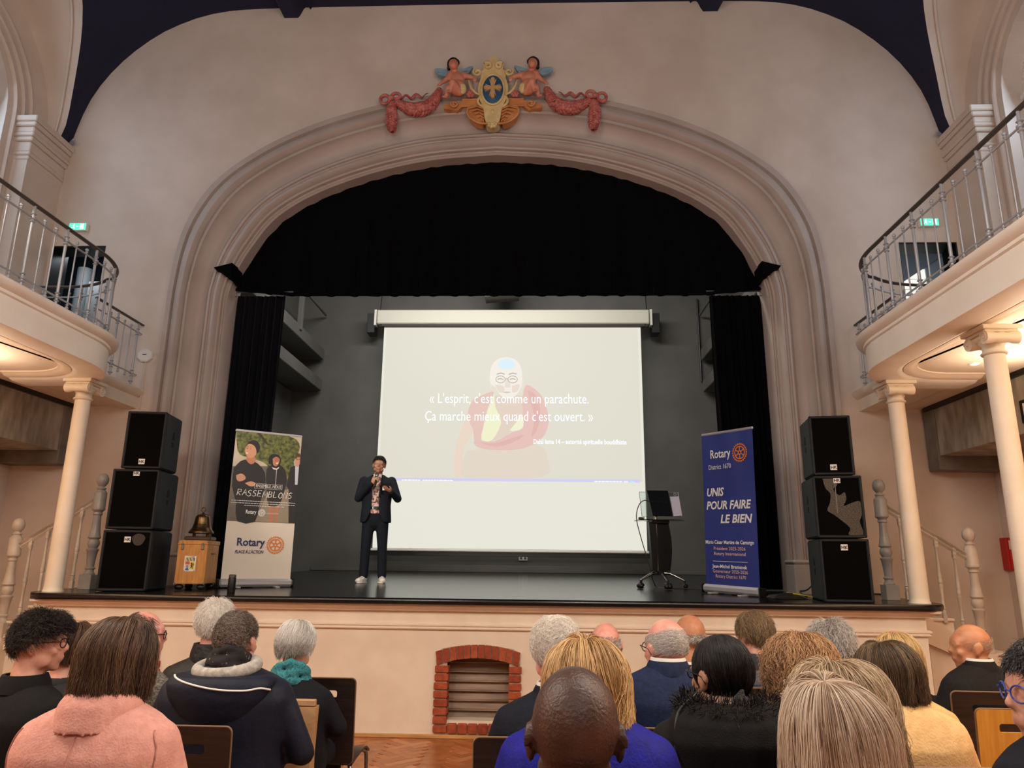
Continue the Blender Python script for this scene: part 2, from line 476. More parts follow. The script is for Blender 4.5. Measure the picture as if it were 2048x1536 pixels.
# --- rooms behind the two gallery doorways
for i, (a, b) in enumerate(DOORS):
    d = root('door_%d' % (i + 1)); s = -1 if i == 0 else 1
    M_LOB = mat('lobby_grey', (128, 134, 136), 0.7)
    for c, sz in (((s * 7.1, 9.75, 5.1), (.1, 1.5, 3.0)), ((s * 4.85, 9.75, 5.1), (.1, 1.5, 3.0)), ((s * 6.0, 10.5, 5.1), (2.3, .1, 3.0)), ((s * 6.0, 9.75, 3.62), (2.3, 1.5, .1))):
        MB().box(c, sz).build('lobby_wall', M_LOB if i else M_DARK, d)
    MB().box((s * 6.0, 9.75, 6.5), (2.3, 1.5, .1)).build('lobby_ceiling', M_BLACK, d)
    for x in (a, b): MB().box((x, YW + .17, 4.62), (.03, .32, 1.9), .006).build('jamb', M_BLACK, d)
    MB().box(((a + b) / 2, YW + .17, 5.57), (b - a + .03, .32, .03), .006).build('head', M_BLACK, d)
    if i == 0:
        MB().box((-5.66, 9.42, 4.52), (.30, .05, 1.66), .006).build('door_leaf', mat('grey_door', (150, 156, 158), 0.5), d)
        MB().lathe([(.10, 3.67), (.10, 5.62)], 20, (-6.02, 9.6, 0)).build('pipe', M_LOB, d, 60)
        lamp('AREA', (-5.7, 9.1, 5.6), 5, (.85, .92, 1), .3, (-5.8, 9.6, 4.4))  # dim unseen lamp added inside the left lobby
    else:
        for k in range(7):
            MB().box((6.17, 10.42, 4.86 + k * .165), (.50, .02, .15), .004).build('blind_slat', glow('daylit_blind', (250, 250, 240), 1.0), d)
        MB().box((6.17, 10.44, 5.4), (.56, .02, 1.3), .005).build('window_frame', mat('slat_gap', (170, 170, 164), .6), d)
        MB().prism([(4.9, 4.95), (7.05, 6.36), (7.05, 6.45), (4.9, 6.45)], 10.30, 10.41).build('stair_soffit', mat('soffit_grey', (92, 97, 100), .7), d)
        MB().prism([(4.9, 5.95), (6.9, 6.15), (6.9, 6.45), (4.9, 6.45)], 9.9, 10.0).build('black_header', M_BLACK, d)
        lamp('AREA', (6.0, 9.1, 5.7), 7, (.85, .93, 1), .3, (6.2, 10.3, 5.0))  # unseen bluish lamp added so the lobby walls read grey

# --- hall floor
M_PARQ = mat('oak_parquet', (186, 118, 68), 0.35, noise=9, col2=(150, 88, 46), stretch=(1, 1, 1))
fl = struct(MB().box((0, .9, -.06), (12.7, 15.8, .12)).build('floor', M_PARQ))
pm = [mat('oak_block_%s' % k, c, 0.32, noise=14, col2=c2, stretch=(.5, 5, 1)) for k, c, c2 in (('honey', (196, 124, 72), (172, 100, 54)), ('amber', (180, 108, 58), (152, 86, 44)), ('pale', (206, 138, 86), (184, 114, 66)))]
blk = []
for m_ in pm:
    me = bpy.data.meshes.new('parquet_block'); b_ = MB().box((0, 0, 0), (.40, .078, .012), .002); me.from_pydata(b_.v, [], b_.f); me.materials.append(m_); blk.append(me)
a = .08; Lb = .408; q = math.sqrt(.5); cnt = 0
for i in range(-40, 41):       # herringbone courses
    for j in range(-14, 15):
        for o in (0, 1):
            # zig-zag lattice turned 45 degrees
            px = i * a + j * Lb; py = i * a - j * Lb
            if o == 0: cx, cy, ang = px + Lb / 2, py + a / 2, 0
            else: cx, cy, ang = px + Lb + a / 2 - a, py + Lb / 2 + a, PI / 2
            x = (cx - cy) * q - 1.2; y = (cx + cy) * q + 5.9
            if -2.3 < x < .15 and 5.25 < y < 6.86 and cnt < 298:
                ob = bpy.data.objects.new('parquet_block', blk[R.randrange(3)]); C.objects.link(ob); ob.parent = fl
                ob.location = (x, y, -.0005 + R.random() * .0015); ob.rotation_euler = (0, 0, ang + PI / 4); cnt += 1

# --- stage: floor, lip, front wall
st = root('floor_stage')
def zf(y): return 1.2111 + .0184 * max(0, y - 6.9216)
cr = [(4.05 + .28 * math.cos(t), 7.20 + .28 * math.sin(t)) for t in [-PI / 2 + PI / 2 * k / 10 for k in range(11)]]
edge = [(-x, y) for x, y in cr[::-1]] + cr
edge = edge[::1]
def slab(pts, t, name, m, par):
    n = len(pts); vs = [(x, y, zf(y)) for x, y in pts] + [(x, y, zf(y) - t) for x, y in pts]
    tr = tessellate_polygon([[Vector((x, y, 0)) for x, y in pts]]); fs = []
    for t_ in tr:
        A, B_, C_ = (pts[i] for i in t_); ar = (B_[0] - A[0]) * (C_[1] - A[1]) - (C_[0] - A[0]) * (B_[1] - A[1])
        t_ = tuple(t_) if ar > 0 else tuple(t_)[::-1]; fs.append(t_); fs.append(tuple(i + n for i in t_)[::-1])
    for i in range(n): j = (i + 1) % n; fs.append((i, i + n, j + n, j)[::-1])
    return MB().add(vs, fs).build(name, m, par)
front = [(-4.34, 8.68)] + edge + [(4.34, 8.68)]
slab(front + [(3.9, 8.68), (3.9, 14.57), (-3.9, 14.57), (-3.9, 8.68)], .02, 'stage_boards', M_STAGE, st)
lipp = []
for nrm, dz in ((0, .001), (.015, -.012), (.015, -.045), (0, -.058)):
    lipp.append([(x + (nrm if x > 0 else -nrm) * (1 if abs(x) > 4.3 else 0), y - (nrm if y < 6.95 else 0), zf(y) + dz) for x, y in front])
lipp.append([(x * .975, y + .08, zf(y) - .058) for x, y in front])
MB().loft(lipp, cap=False, closed=False).build('stage_lip', M_LIP, st, 50)
sw = root('wall_stage')
NCX = (0.02, -3.345, 3.366)
def niche_hole(c): return [(c - .27, .15), (c + .30, .15), (c + .30, .64)] + [(c + .015 + .285 * math.cos(t), .64 + .055 * math.sin(t)) for t in [PI * k / 8 for k in range(1, 8)]] + [(c - .27, .64)]
MB().prism([(-4.12, 0), (4.12, 0), (4.12, 1.158), (-4.12, 1.158)], 7.05, 7.2, [niche_hole(c) for c in NCX]).build('wall_face', M_CREAM, sw)
for s in (-1, 1): MB().box((s * 4.05, 7.95, .579), (.14, 1.5, 1.158)).build('wall_return', M_CREAM, sw)
def hmould(prof, name):
    rings = [[(x, 7.05 - d, z) for d, z in prof] for x in (-4.12, 4.12)]
    rings2 = [[(s * (4.12 + d), y, z) for d, z in prof] for s in (1,) for y in (7.05, 8.68)]
    pr = []
    pr.append([(-4.12 - d, 8.68, z) for d, z in prof]); pr.append([(-4.12 - d, 7.05 - d, z) for d, z in prof])
    pr.append([(4.12 + d, 7.05 - d, z) for d, z in prof]); pr.append([(4.12 + d, 8.68, z) for d, z in prof])
    MB().loft(pr).build(name, M_CREAM, sw)
hmould([(0, 1.155), (.10, 1.155), (.095, 1.135), (.06, 1.115), (.045, 1.105), (.04, 1.095), (0, 1.09)], 'cove_moulding')
hmould([(0, .985), (.02, .985), (.03, .975), (.03, .962), (.018, .955), (.018, .945), (.028, .938), (.02, .928), (0, .925)], 'dado_moulding')
struct(MB().box((0, 7.035, .016), (8.24, .03, .032), .006).build('baseboard_front', mat('pale_oak_strip', (214, 158, 100), 0.4, noise=8, stretch=(.5, 4, 4))))
# brick-framed vents
bm_, bm2_ = [], []
for k, c in enumerate(NCX):
    v = bpy.data.objects.new('brick_vent', None); C.objects.link(v); v.parent = sw; v.location = (c, 7.05, 0)
    yb = -.02
    vo = []
    for i in range(12):     # arch of bricks on edge
        t0, t1 = i / 12 + .006, (i + 1) / 12 - .006
        def ap(t, o): x = -.385 + .79 * t; ang = (t - .5) * .62; zz = .735 + .065 * (1 - (2 * t - 1) ** 2); return (x - math.sin(-ang) * 0 - o * math.sin(ang) * .45, zz - o)
        vo.append([ap(t0, .115), ap(t1, .115), ap(t1, 0), ap(t0, 0)])
    for i, p_ in enumerate(vo):
        MB().prism(p_, yb - R.random() * .006, .10).build('brick', M_BRICK if R.random() < .7 else M_BRICK2, v)
    for sx, w in ((-.322, .125), (.352, .115)):
        for i in range(8):
            z = .045 + i * .0725
            MB().box((sx + R.uniform(-.004, .004), .04, z + .033), (w, .13 + R.random() * .01, .058), .005).build('brick', M_BRICK if R.random() < .7 else M_BRICK2, v)
    for i in range(6):      # sill of headers, sloping inwards
        MB().box((-.21 + i * .0925, .05, .085), (.084, .14, .085), .006, Matrix.Rotation(.12, 4, 'X')).build('brick', M_BRICK if R.random() < .6 else M_BRICK2, v)
    MB().prism([(-.375, .03), (.40, .03), (.40, .70), (.34, .765), (.18, .79), (.01, .795), (-.16, .79), (-.32, .765), (-.375, .70)], -.006, .08, [[(-.27, .12), (.30, .12), (.30, .64), (.2, .675), (.01, .69), (-.18, .675), (-.27, .64)]]).build('mortar', M_MORT, v)
    MB().box((.01, .012, .012), (.80, .06, .03), .008).build('sill_skim', mat('white_filler', (222, 206, 188), 0.8, noise=12), v)
    for x in (-.285, .315): MB().box((x, .17, .42), (.03, .16, .62)).build('reveal', M_BRICK2, v)
    MB().box((.015, .26, .42), (.64, .02, .66)).build('backing', M_BLACK, v)
    for i in range(7):
        MB().box((.015, .19 + .0, .165 + i * .083), (.57, .012, .07), .002, Matrix.Translation((0, .19, .165 + i * .083)) @ Matrix.Rotation(-.35, 4, 'X') @ Matrix.Translation((0, -.19, -.165 - i * .083))).box((.015, .165, .128 + i * .083), (.57, .02, .012), .002).build('slat', M_SLAT, v)

# --- stage house
sh = root('wall_stage_house')
MB().box((0, 14.66, 4.6), (9.4, .16, 7.2)).build('back_panel', M_BLKW, sh)
for s in (-1, 1): MB().box((s * 4.68, 11.8, 4.6), (.16, 5.7, 7.2)).build('side_panel', M_BLKW, sh)
MB().box((0, 11.85, 8.25), (9.5, 5.8, .1)).build('grid_ceiling', M_BLKW, sh)
for s in (-1, 1): MB().box((s * 4.25, 11.6, 1.2), (.75, 5.9, .1)).build('wing_floor', M_STAGE, sh)
struct(MB().box((0, 14.565, 1.385), (7.8, .02, .06), .004).build('baseboard_stage', M_BLKW))
for s in (-1, 1):
    g = thing('fly_gallery', 'dark grey fly gallery with two beams, %s of the projection screen' % ('left' if s < 0 else 'right'), 'gallery', (s * 4.25, 12.0, 5.0))
    for nm, z in (('upper_beam', .76), ('lower_beam', .09)):
        MB().box((0, 0.0, z), (.62, 5.0, .24), .01).build(nm, M_BLKW, g)
    MB().tube([(-s * .3, -2.4, 1.62), (-s * .3, 2.45, 1.62)], .025, 8).build('handrail', M_BLKW, g)
    for y in (-1.4, .9): MB().box((-s * .3, y, 1.2), (.09, .09, .85), .005).build('post', M_BLKW, g)
MB_ = MB().tube([(3.93, 14.54, 5.2), (3.93, 14.54, 7.0)], .02, 8); tag(MB_.build('conduit', M_BLACK), 'thin black conduit running up the grey stage back wall right of the screen', 'pipe')

# --- curtains
def cloth(name, x0, x1, zt, zb, y, m, label, folds, amp, flare=(0, 0), nx=140, nz=14, parent=None, seed=1, arch=False):
    rr = random.Random(seed); ph = [rr.uniform(0, 6) for _ in range(6)]
    fr, bk = [], []
    for j in range(nz + 1):
        t = j / nz; row = []
        for i in range(nx + 1):
            u = i / nx
            xa = x0 + flare[0] * t * t; xb = x1 + flare[1] * t * t
            x = xa + (xb - xa) * u
            z1 = zt(x) if callable(zt) else zt; z0 = zb(x) if callable(zb) else zb
            f = amp * (math.sin(folds * 2 * PI * u + ph[0] + .8 * math.sin(3 * u * 2 * PI + ph[1])) + .5 * math.sin(folds * 3.3 * PI * u + ph[2] + t) + .25 * math.sin(folds * 7 * u + ph[3])) * (.25 + .75 * t)
            row.append((x, y + f, z1 + (z0 - z1) * t))
        fr.append(row)
    mb = MB(); n = nx + 1
    for off in (0, .02):
        mb.add([(p[0], p[1] + off, p[2]) for r in fr for p in r], [((j * n + i), (j + 1) * n + i, (j + 1) * n + i + 1, j * n + i + 1) if off == 0 else (j * n + i, j * n + i + 1, (j + 1) * n + i + 1, (j + 1) * n + i) for j in range(nz) for i in range(nx)])
    return mb

def arch_in(x):
    x = abs(x)
    for p, q in zip(ai, ai[1:]):
        if q[0] <= x <= p[0]: return p[1] + (q[1] - p[1]) * (p[0] - x) / max(p[0] - q[0], 1e-9)
    return 4.9
t = thing('valance', 'wide black velvet valance filling the top of the proscenium arch', 'curtain', (0, 0, 0))
cloth('v', -3.6, 3.6, lambda x: arch_in(min(abs(x), 3.49)) + .22, lambda x: 5.055 - .085 * min(1, (3.6 - abs(x)) / .9), 8.98, None, '', 26, .028, nx=260).build('cloth', M_VELV, t, 180)
hem = [(-3.6 + 7.2 * k / 40, 8.955, 5.06 - .085 * min(1, (3.6 - abs(-3.6 + 7.2 * k / 40)) / .9)) for k in range(41)]
MB().tube(hem, .022, 8).build('hem', M_VELV, t, 60)
for s in (-1, 1):
    MB().add([(s * 3.40, 8.58, 5.09), (s * 3.62, 8.56, 5.20), (s * 3.40, 8.6, 5.28), (s * 3.40, 8.93, 5.05), (s * 3.62, 8.9, 5.18), (s * 3.40, 8.94, 5.3)], [(0, 1, 2), (5, 4, 3), (0, 3, 4, 1), (1, 4, 5, 2), (2, 5, 3, 0)]).build('tied_corner', M_VELV, t)
for s in (-1, 1):
    t = thing('stage_curtain', 'tall black velvet side curtain on the %s' % ('left of the stage behind the photo banner' if s < 0 else 'right of the stage behind the blue banner'), 'curtain', (0, 0, 0))
    cloth('c', s * 3.62, s * 2.84, 5.0, lambda x: zf(9.05) + .015, 9.08, None, '', 9, .045, flare=(-s * .03, s * .08), nx=110, seed=3 + s).build('cloth', M_VELVB if s < 0 else M_VELV, t, 180)
    MB().tube([(s * 3.6, 9.0, 5.03), (s * 2.7, 9.0, 5.03)], .012, 8).build('track', M_STEEL, t)
    for x in (3.56, 3.48): MB().cap((s * x, 8.99, 5.03), (s * x, 8.99, 4.97), .014, n=8).build('runner', M_STEEL, t, 60)
# ================================================================ GALLERIES
def arcpts(cx, cy, r, a0, a1, n): return [(cx + r * math.cos(a0 + (a1 - a0) * k / n), cy + r * math.sin(a0 + (a1 - a0) * k / n)) for k in range(n + 1)]
def normals(path):
    out = []
    for i in range(len(path)):
        a, b = Vector(path[max(i - 1, 0)]), Vector(path[min(i + 1, len(path) - 1)]); d = (b - a).normalized()
        out.append((d.y, -d.x))
    return out
def along(path, step, start=0.0):
    out = []; pos = start; L = 0
    for a, b in zip(path, path[1:]):
        d = math.dist(a, b)
        while pos <= L + d:
            k = (pos - L) / d; out.append((a[0] + (b[0] - a[0]) * k, a[1] + (b[1] - a[1]) * k)); pos += step
        L += d
    return out

EDGE = [(3.65, -6.9), (3.65, 0)] + [(3.65, y) for y in (3, 5, 6)] + arcpts(4.6, 6.42, .95, PI, PI / 2, 14) + [(4.75, 7.37), (4.92, 7.37)]
FPROF = [(-.34, 3.40), (-.30, 3.35), (-.26, 3.335), (-.24, 3.325), (0, 3.325), (0, 3.555), (.018, 3.565), (.018, 3.59), (.05, 3.605), (.075, 3.63), (.08, 3.655), (.06, 3.672), (-.34, 3.672)]
LPROF = [(-.2, 3.36), (0, 3.36), (0, 3.50), (.03, 3.515), (.06, 3.54), (.07, 3.57), (.045, 3.60), (-.2, 3.60)]
def sweep(path, prof, s, flip=False):
    N = normals(path); rings = [[(s * (p[0] - n_[0] * o * 1), p[1] - n_[1] * o, z) for o, z in prof] for p, n_ in zip(path, [(x, y) for x, y in N])]
    return MB().loft(rings)
# travelling in +y along the right gallery's edge the outward side (towards the hall) is -x
bal_me = {}
def ball(mb, c, r): mb.ell(c, (r, r, r), n=8, m=6)
def make_rail(t, path, s, name_i):
    """wrought rail: handrail, two bars, stout posts and slim balusters, in the x-y path"""
    P3 = lambda z: [(s * x, y, z) for x, y in path]
    MB().tube(P3(4.445), .023, 8, sc=(.62, 1.0), up=(0, 0, 1)).build('handrail', M_BROWN, t, 60)
    MB().tube(P3(4.325), .009, 6).build('upper_bar', M_SILV, t, 60)
    MB().tube(P3(3.785), .009, 6).build('lower_bar', M_SILV, t, 60)
    if not bal_me:
        b = MB().cap((0, 0, 3.735), (0, 0, 4.37), .0068, n=8, m=2)
        for z in (4.37, 3.735): ball(b, (0, 0, z), .0165)
        for z in (4.345, 3.762): b.ell((0, 0, z), (.016, .016, .006), n=8, m=4)
        me = bpy.data.meshes.new('baluster'); me.from_pydata(b.v, [], b.f); me.materials.append(M_SILV); me.shade_smooth(); bal_me['b'] = me
        b = MB().cap((0, 0, 3.66), (0, 0, 4.44), .0125, n=10, m=2)
        for z in (4.325, 3.785): b.box((0, 0, z), (.042, .042, .026), .006); b.ell((0, 0, z + .035), (.024, .024, .010), n=10, m=4); b.ell((0, 0, z - .035), (.024, .024, .010), n=10, m=4)
        b.ell((0, 0, 3.68), (.03, .03, .012), n=10, m=4)
        me = bpy.data.meshes.new('post'); me.from_pydata(b.v, [], b.f); me.materials.append(M_SILV); me.shade_smooth(); me.set_sharp_from_angle(angle=.9); bal_me['p'] = me
    return P3

def put_bal(t, s, pts, first):
    for i, (x, y) in enumerate(pts):
        k = 'p' if (i + first) % 3 == 0 else 'b'
        o = bpy.data.objects.new('post' if k == 'p' else 'baluster', bal_me[k]); C.objects.link(o); o.parent = t; o.location = (s * x, y, 0)

for s, side in ((-1, 'left'), (1, 'right')):
    g = thing('gallery', 'cream plaster side gallery with rounded end and moulded cornice on the %s of the hall' % side, 'balcony')
    sweep(EDGE, FPROF, s).build('fascia', mat('fascia_paint', (248, 238, 224), .55, noise=3, col2=(242, 230, 214)), g, 35)
    sweep(EDGE, [(-.42, 3.42), (-.42, 3.375), (-.38, 3.365), (-.36, 3.35), (-.30, 3.345), (-.30, 3.42)], s).build('soffit_moulding', mat('soffit_paint', (240, 220, 198), 0.6, noise=2, col2=(232, 212, 190)), g, 35)
    foot = EDGE + [(4.92, 8.69), (6.11, 8.69), (6.11, -6.9)]
    n = len(foot)
    mb = MB(); tr = tessellate_polygon([[Vector((x, y, 0)) for x, y in foot]])
    inn = [(x + .2 * (-N[0]) * -1 if False else x, y) for (x, y), N in zip(foot, normals(foot))]
    mb.add([(s * x, y, z) for z in (3.385, 3.66) for x, y in [((x + .12) if x < 4.0 else x, (y - .1) if 7.1 < y < 7.5 else y) for x, y in foot]], [tuple(t_) for t_ in tr] + [tuple(i + n for i in t_)[::-1] for t_ in tr])
    mb.build('gallery_floor', mat('soffit_paint', (240, 220, 198), 0.6, noise=2, col2=(232, 212, 190)), g)
    land = [(4.45, 7.38), (4.45, 8.69)]
    sweep(land, LPROF, s).build('landing_edge', M_CREAM, g, 35)
    MB().box((s * 5.29, 8.04, 3.49), (1.64, 1.30, .2)).build('landing_slab', M_CREAM, g)
    # rails
    r = thing('gallery_railing', 'silver baluster railing with brown handrail around the %s gallery' % side, 'railing')
    path = [(x + .05, y - (.04 if y > 7.1 else 0)) for x, y in [(3.65, y) for y in (3.2, 4, 5, 6)] + arcpts(4.6, 6.42, .95, PI, PI / 2, 18) + [(4.75, 7.37), (4.9, 7.37)]]
    make_rail(r, path, s, 0)
    st0 = (.02 if s < 0 else .13)
    put_bal(r, s, along(path, .149 if s < 0 else .155, st0), {-1: 0, 1: 0}[s])
    r2 = thing('landing_railing', 'short silver railing from the rounded end of the %s gallery back to the wall' % side, 'railing')
    p2 = [(4.50, 7.66), (4.50, 8.2), (4.50, 8.66)]
    make_rail(r2, p2, s, 1); put_bal(r2, s, along(p2, .148, .01), 0)
    # concrete stair flank dropped from the soffit
    cb = thing('concrete_stair_flank', 'raw board-marked concrete underside of the gallery stair on the %s' % side, 'concrete')
    MB().box((s * 5.76, 5.4, 3.1), (1.12, 6.2, .62)).build('flank', M_CONC, cb)
    MB().box((s * 5.74, 8.55, 3.02), (1.12, .24, .78), .01).build('end_beam', mat('grey_beam', (128, 120, 108), 0.8, noise=5), cb)
    MB().box((s * 5.18, 5.4, 3.36), (.04, 6.4, .05)).build('shadow_joint', M_BLACK, cb)
    # LED line
    l = thing('led_line', 'white LED light line under the %s gallery soffit' % side, 'light')
    MB().box((s * 4.66, 3.2, 3.385), (.05, 6.5, .03), .004).build('housing', M_WHITE, l)
    MB().box((s * 4.66, 3.2, 3.367), (.035, 6.46, .012)).build('diffuser', glow('led_glow', (255, 240, 220), 6.0), l)
    if s > 0:
        sp = thing('ceiling_spot', 'small recessed ceiling spot beside the near column under the right gallery', 'light', (4.63, 6.62, 3.385))
        MB().lathe([(.05, .02), (.05, -.004), (.036, -.008), (.036, 0)], 16).build('ring', M_WHITE, sp, 40)
        MB().lathe([(.034, .0), (.034, -.006)], 16).build('bulb', glow('spot_glow', (255, 244, 226), 5), sp)

# columns
def column(x, y, z0, label):
    t = thing('column', label, 'column', (x, y, z0)); H = 3.325 - z0
    sc = mat('column_paint', (240, 226, 204), 0.5, noise=3, col2=(230, 214, 190), bump=(12, .05))
    zt = 3.115 - z0
    prof = [(.094, 0), (.094, .012), (.086, .02), (.084, .05)] + [(.084 - .010 * k / 8, .05 + (zt - .05) * k / 8) for k in range(1, 9)]
    MB().lathe(prof, 28).build('shaft', sc, t, 50)
    MB().lathe([(.074, zt), (.088, zt + .006), (.092, zt + .014), (.088, zt + .022), (.076, zt + .028), (.076, zt + .07), (.098, zt + .10), (.10, zt + .115)], 28).build('necking', sc, t, 50)
    c = MB().box((0, 0, H - .018), (.30, .30, .036), .006).box((0, 0, H - .045), (.26, .26, .022), .008)
    c.build('abacus', sc, t)
    for sy in (-1, 1):
        zc = zt + .115
        v = MB().tube([(-.125, sy * .105, zc), (-.10, sy * .105, zc), (-.04, sy * .105, zc), (0, sy * .105, zc), (.04, sy * .105, zc), (.10, sy * .105, zc), (.125, sy * .105, zc)], [.05, .05, .038, .044, .038, .05, .05], 16)
        for sx in (-1, 1):     # spiral ridge on the volute's faces
            sp = [(sx * .128, sy * (.105) + (.046 - .0052 * k * .5) * math.cos(k * .55), zc + (.046 - .0052 * k * .5) * math.sin(k * .55)) for k in range(16)]
            v.tube(sp, .006, 6); v.ell((sx * .128, sy * .105, zc), (.008, .012, .012), n=8, m=6)
        v.build('volute', sc, t, 50)
    MB().box((0, 0, zt + .135), (.22, .20, .045), .012).build('echinus', sc, t)
    return t
column(-4.13, 7.14, zf(7.14), 'cream column with scrolled capital standing on the left end of the stage')
column(4.13, 7.14, zf(7.14), 'cream column with scrolled capital standing on the right end of the stage')
column(4.06, 5.43, 0, 'tall cream column with scrolled capital standing on the hall floor at right')

# stairs at both stage ends
NEWEL = [(.001, 1.20), (.02, 1.197), (.045, 1.18), (.058, 1.15), (.061, 1.125), (.056, 1.095), (.04, 1.07), (.028, 1.058), (.03, 1.048), (.046, 1.042), (.046, 1.032), (.036, 1.022), (.058, .995), (.062, .985), (.062, .835), (.066, .825), (.064, .81), (.050, .80), (.040, .785), (.046, .772), (.046, .762), (.036, .752), (.037, .72), (.043, .62), (.054, .545), (.062, .525), (.058, .515), (.042, .505), (.052, .495), (.058, .47), (.058, .45), (.046, .425), (.040, .415), (.060, .402), (.060, .392), (.052, .38), (.042, .30), (.036, .225), (.050, .215), (.050, .205), (.038, .195), (.042, .17), (.054, .155), (.052, .145)][::-1]
BALU = [(.001, .80), (.012, .80), (.022, .74), (.018, .735), (.020, .725), (.015, .715), (.020, .70), (.014, .69), (.013, .6), (.018, .44), (.022, .42), (.016, .40), (.022, .385), (.024, .365), (.016, .345), (.021, .335), (.018, .32), (.013, .20), (.016, .12), (.022, .11), (.016, .10), (.022, .085), (.018, .07), (.02, .0)][::-1]
def newel(s, x, y, z, m, label):
    t = thing('newel_post', label, 'newel post', (s * x, y, z))
    MB().lathe(NEWEL, 24).build('turned_shaft', m, t, 40)
    MB().box((0, 0, .072), (.13, .13, .148), .004).build('plinth', m, t)
    return t
for s, side in ((-1, 'left'), (1, 'right')):
    w = thing('stage_stair', 'cream painted stair descending from the %s end of the stage along the wall' % side, 'stair')
    for i in range(7):
        x0 = 4.42 + i * .262; zt = 1.211 - (i + 1) * .157
        MB().box((s * (x0 + .131), 8.16, zt / 2), (.262, 1.04, zt)).build('step', M_CREAM, w)
        MB().box((s * (x0 + .131 - .01), 8.15, zt - .012), (.285, 1.08, .026), .006).build('tread', M_CREAM, w)
    newel(s, 4.09, 7.62, zf(7.6), M_GREYP, 'grey turned newel post with ball top standing on the %s end of the stage' % side)
    newel(s, 4.93, 7.62, .74, M_BEIGEP, 'beige turned newel post with ball top at the lower end of the %s stage stair' % side)
    MB().box((s * 4.93, 7.62, .37), (.16, .16, .74)).build('newel_pier', M_CREAM, w)
    b = thing('stair_balustrade', 'sloping beige handrail with slim turned balusters on the %s stage stair' % side, 'railing')
    A, B_ = Vector((s * 4.15, 7.62, 2.14)), Vector((s * 4.87, 7.62, 1.68))
    MB().tube([A, B_], .036, 4, sc=(.62, 1), up=(0, 0, 1)).tube([A - Vector((0, 0, .04)), B_ - Vector((0, 0, .04))], .022, 4, up=(0, 1, 0)).build('handrail', M_BEIGEP, b)
    for i in range(4):
        k = (i + .65) / 4.3; p = A.lerp(B_, k); zb = p.z - .82
        MB().lathe(BALU, 12, (p.x, p.y, zb)).box((p.x, p.y, p.z - .06), (.034, .034, .1)).box((p.x, p.y, zb + .015), (.036, .036, .07)).build('baluster', M_BEIGEP, b, 40)
    MB().prism([(s * 4.2, zf(7.6) - .02), (s * 4.9, zf(7.6) - .48), (s * 4.9, .6), (s * 4.2, .9)][::-s], 7.585, 7.655).build('string_board', M_CREAM, w)

# exit signs, wall box, fire cabinet, notice
def runner(mb, x, z, h):
    c = lambda a, b, r: mb.cap((x + a[0] * h, 0, z + a[1] * h), (x + b[0] * h, 0, z + b[1] * h), r * h, n=6, m=2)
    c((.05, .42), (.06, .43), .09); c((0, .25), (-.05, -.05), .09); c((-.05, -.05), (.16, -.18), .06); c((.16, -.18), (.12, -.42), .05); c((-.05, -.05), (-.16, -.25), .06); c((-.16, -.25), (-.34, -.28), .05); c((0, .25), (.2, .1), .045); c((0, .25), (-.2, .12), .045)
for s, side in ((-1, 'left'), (1, 'right')):
    e = thing('exit_sign', 'lit green emergency exit sign above the %s gallery doorway' % side, 'sign', (s * 5.56, 8.69, 5.82))
    MB().box((0, -.03, 0), (.235, .06, .105), .006).build('case', M_WHITE, e)
    MB().box((0, -.062, 0), (.225, .004, .095)).build('panel', glow('exit_green', (96, 238, 196), 1.3), e)
    mb = MB(); runner(mb, -.05, 0, .075)
    mb.box((.06, 0, 0), (.05, .004, .075)).box((.0, 0, 0), (.03, .004, .012))
    mb.build('pictogram', glow('exit_white', (235, 255, 245), 1.3), e, None, (0, -.066, 0))
d = thing('wall_box', 'white octagonal detector box on the wall left of the proscenium arch', 'detector', (-4.41, 8.69, 4.04))
o8 = [(.10 * math.cos(PI / 8 + k * PI / 4), .088 * math.sin(PI / 8 + k * PI / 4)) for k in range(8)]
MB().prism(o8, -.05, 0).build('case', M_WHITE, d)
MB().prism([(a_ * .86, b_ * .86) for a_, b_ in o8], -.058, -.05).build('cover', mat('plastic_cover', (238, 232, 222), .4), d)
MB().box((.0, -.06, .01), (.05, .006, .008)).build('slot', M_BLACK, d)
MB().tube([(0, -.012, -.08), (0, -.012, -.95)], .008, 6).build('cable', M_WALL, d)
f = thing('fire_cabinet', 'red fire hose cabinet on the wall at the far right', 'cabinet', (5.98, 8.69, 1.70))
red = mat('signal_red', (190, 26, 20), .35)
MB().box((0, -.06, 0), (.20, .12, .36), .006).build('body', red, f)
MB().box((.01, -.124, 0), (.17, .01, .33), .004).build('door', mat('signal_red_door', (204, 32, 24), .3), f)
MB().box((-.04, -.131, .10), (.08, .003, .10)).build('instruction_label', mat('label_paper', (225, 205, 195), .6), f)
n_ = thing('notice_board', 'small dark notice with pale pattern on the right concrete stair flank', 'sign', (5.19, 6.82, 2.99))
MB().box((0, 0, 0), (.02, .22, .22), .004).build('board', M_BLACK, n_)
for k in range(3): MB().box((-.012, 0.05 - .05 * k, .0), (.004, .02, .15 - .03 * k)).build('stripe', M_WHITE, n_)
for s in (-1, 1):
    q_ = MB().cap((s * 5.88, 8.66, 7.07), (s * 5.80, 8.60, 7.10), .03, .02, n=8)
    tag(q_.build('wall_hook', M_SILV), 'small metal fixing on the wall at the foot of the vault, %s' % ('left' if s < 0 else 'right'), 'hook')
# ================================================================ STAGE OBJECTS
M_CAB = mat('speaker_paint', (36, 38, 41), 0.55, spec=.3, noise=120, col2=(28, 30, 33), bump=(220, .2))
M_GRILL = mat('grille_foam', (7, 6, 6), 0.95, spec=.1, noise=90, col2=(3, 3, 3), bump=(300, .5))
M_PAPERW = mat('white_card', (236, 232, 224), 0.6)

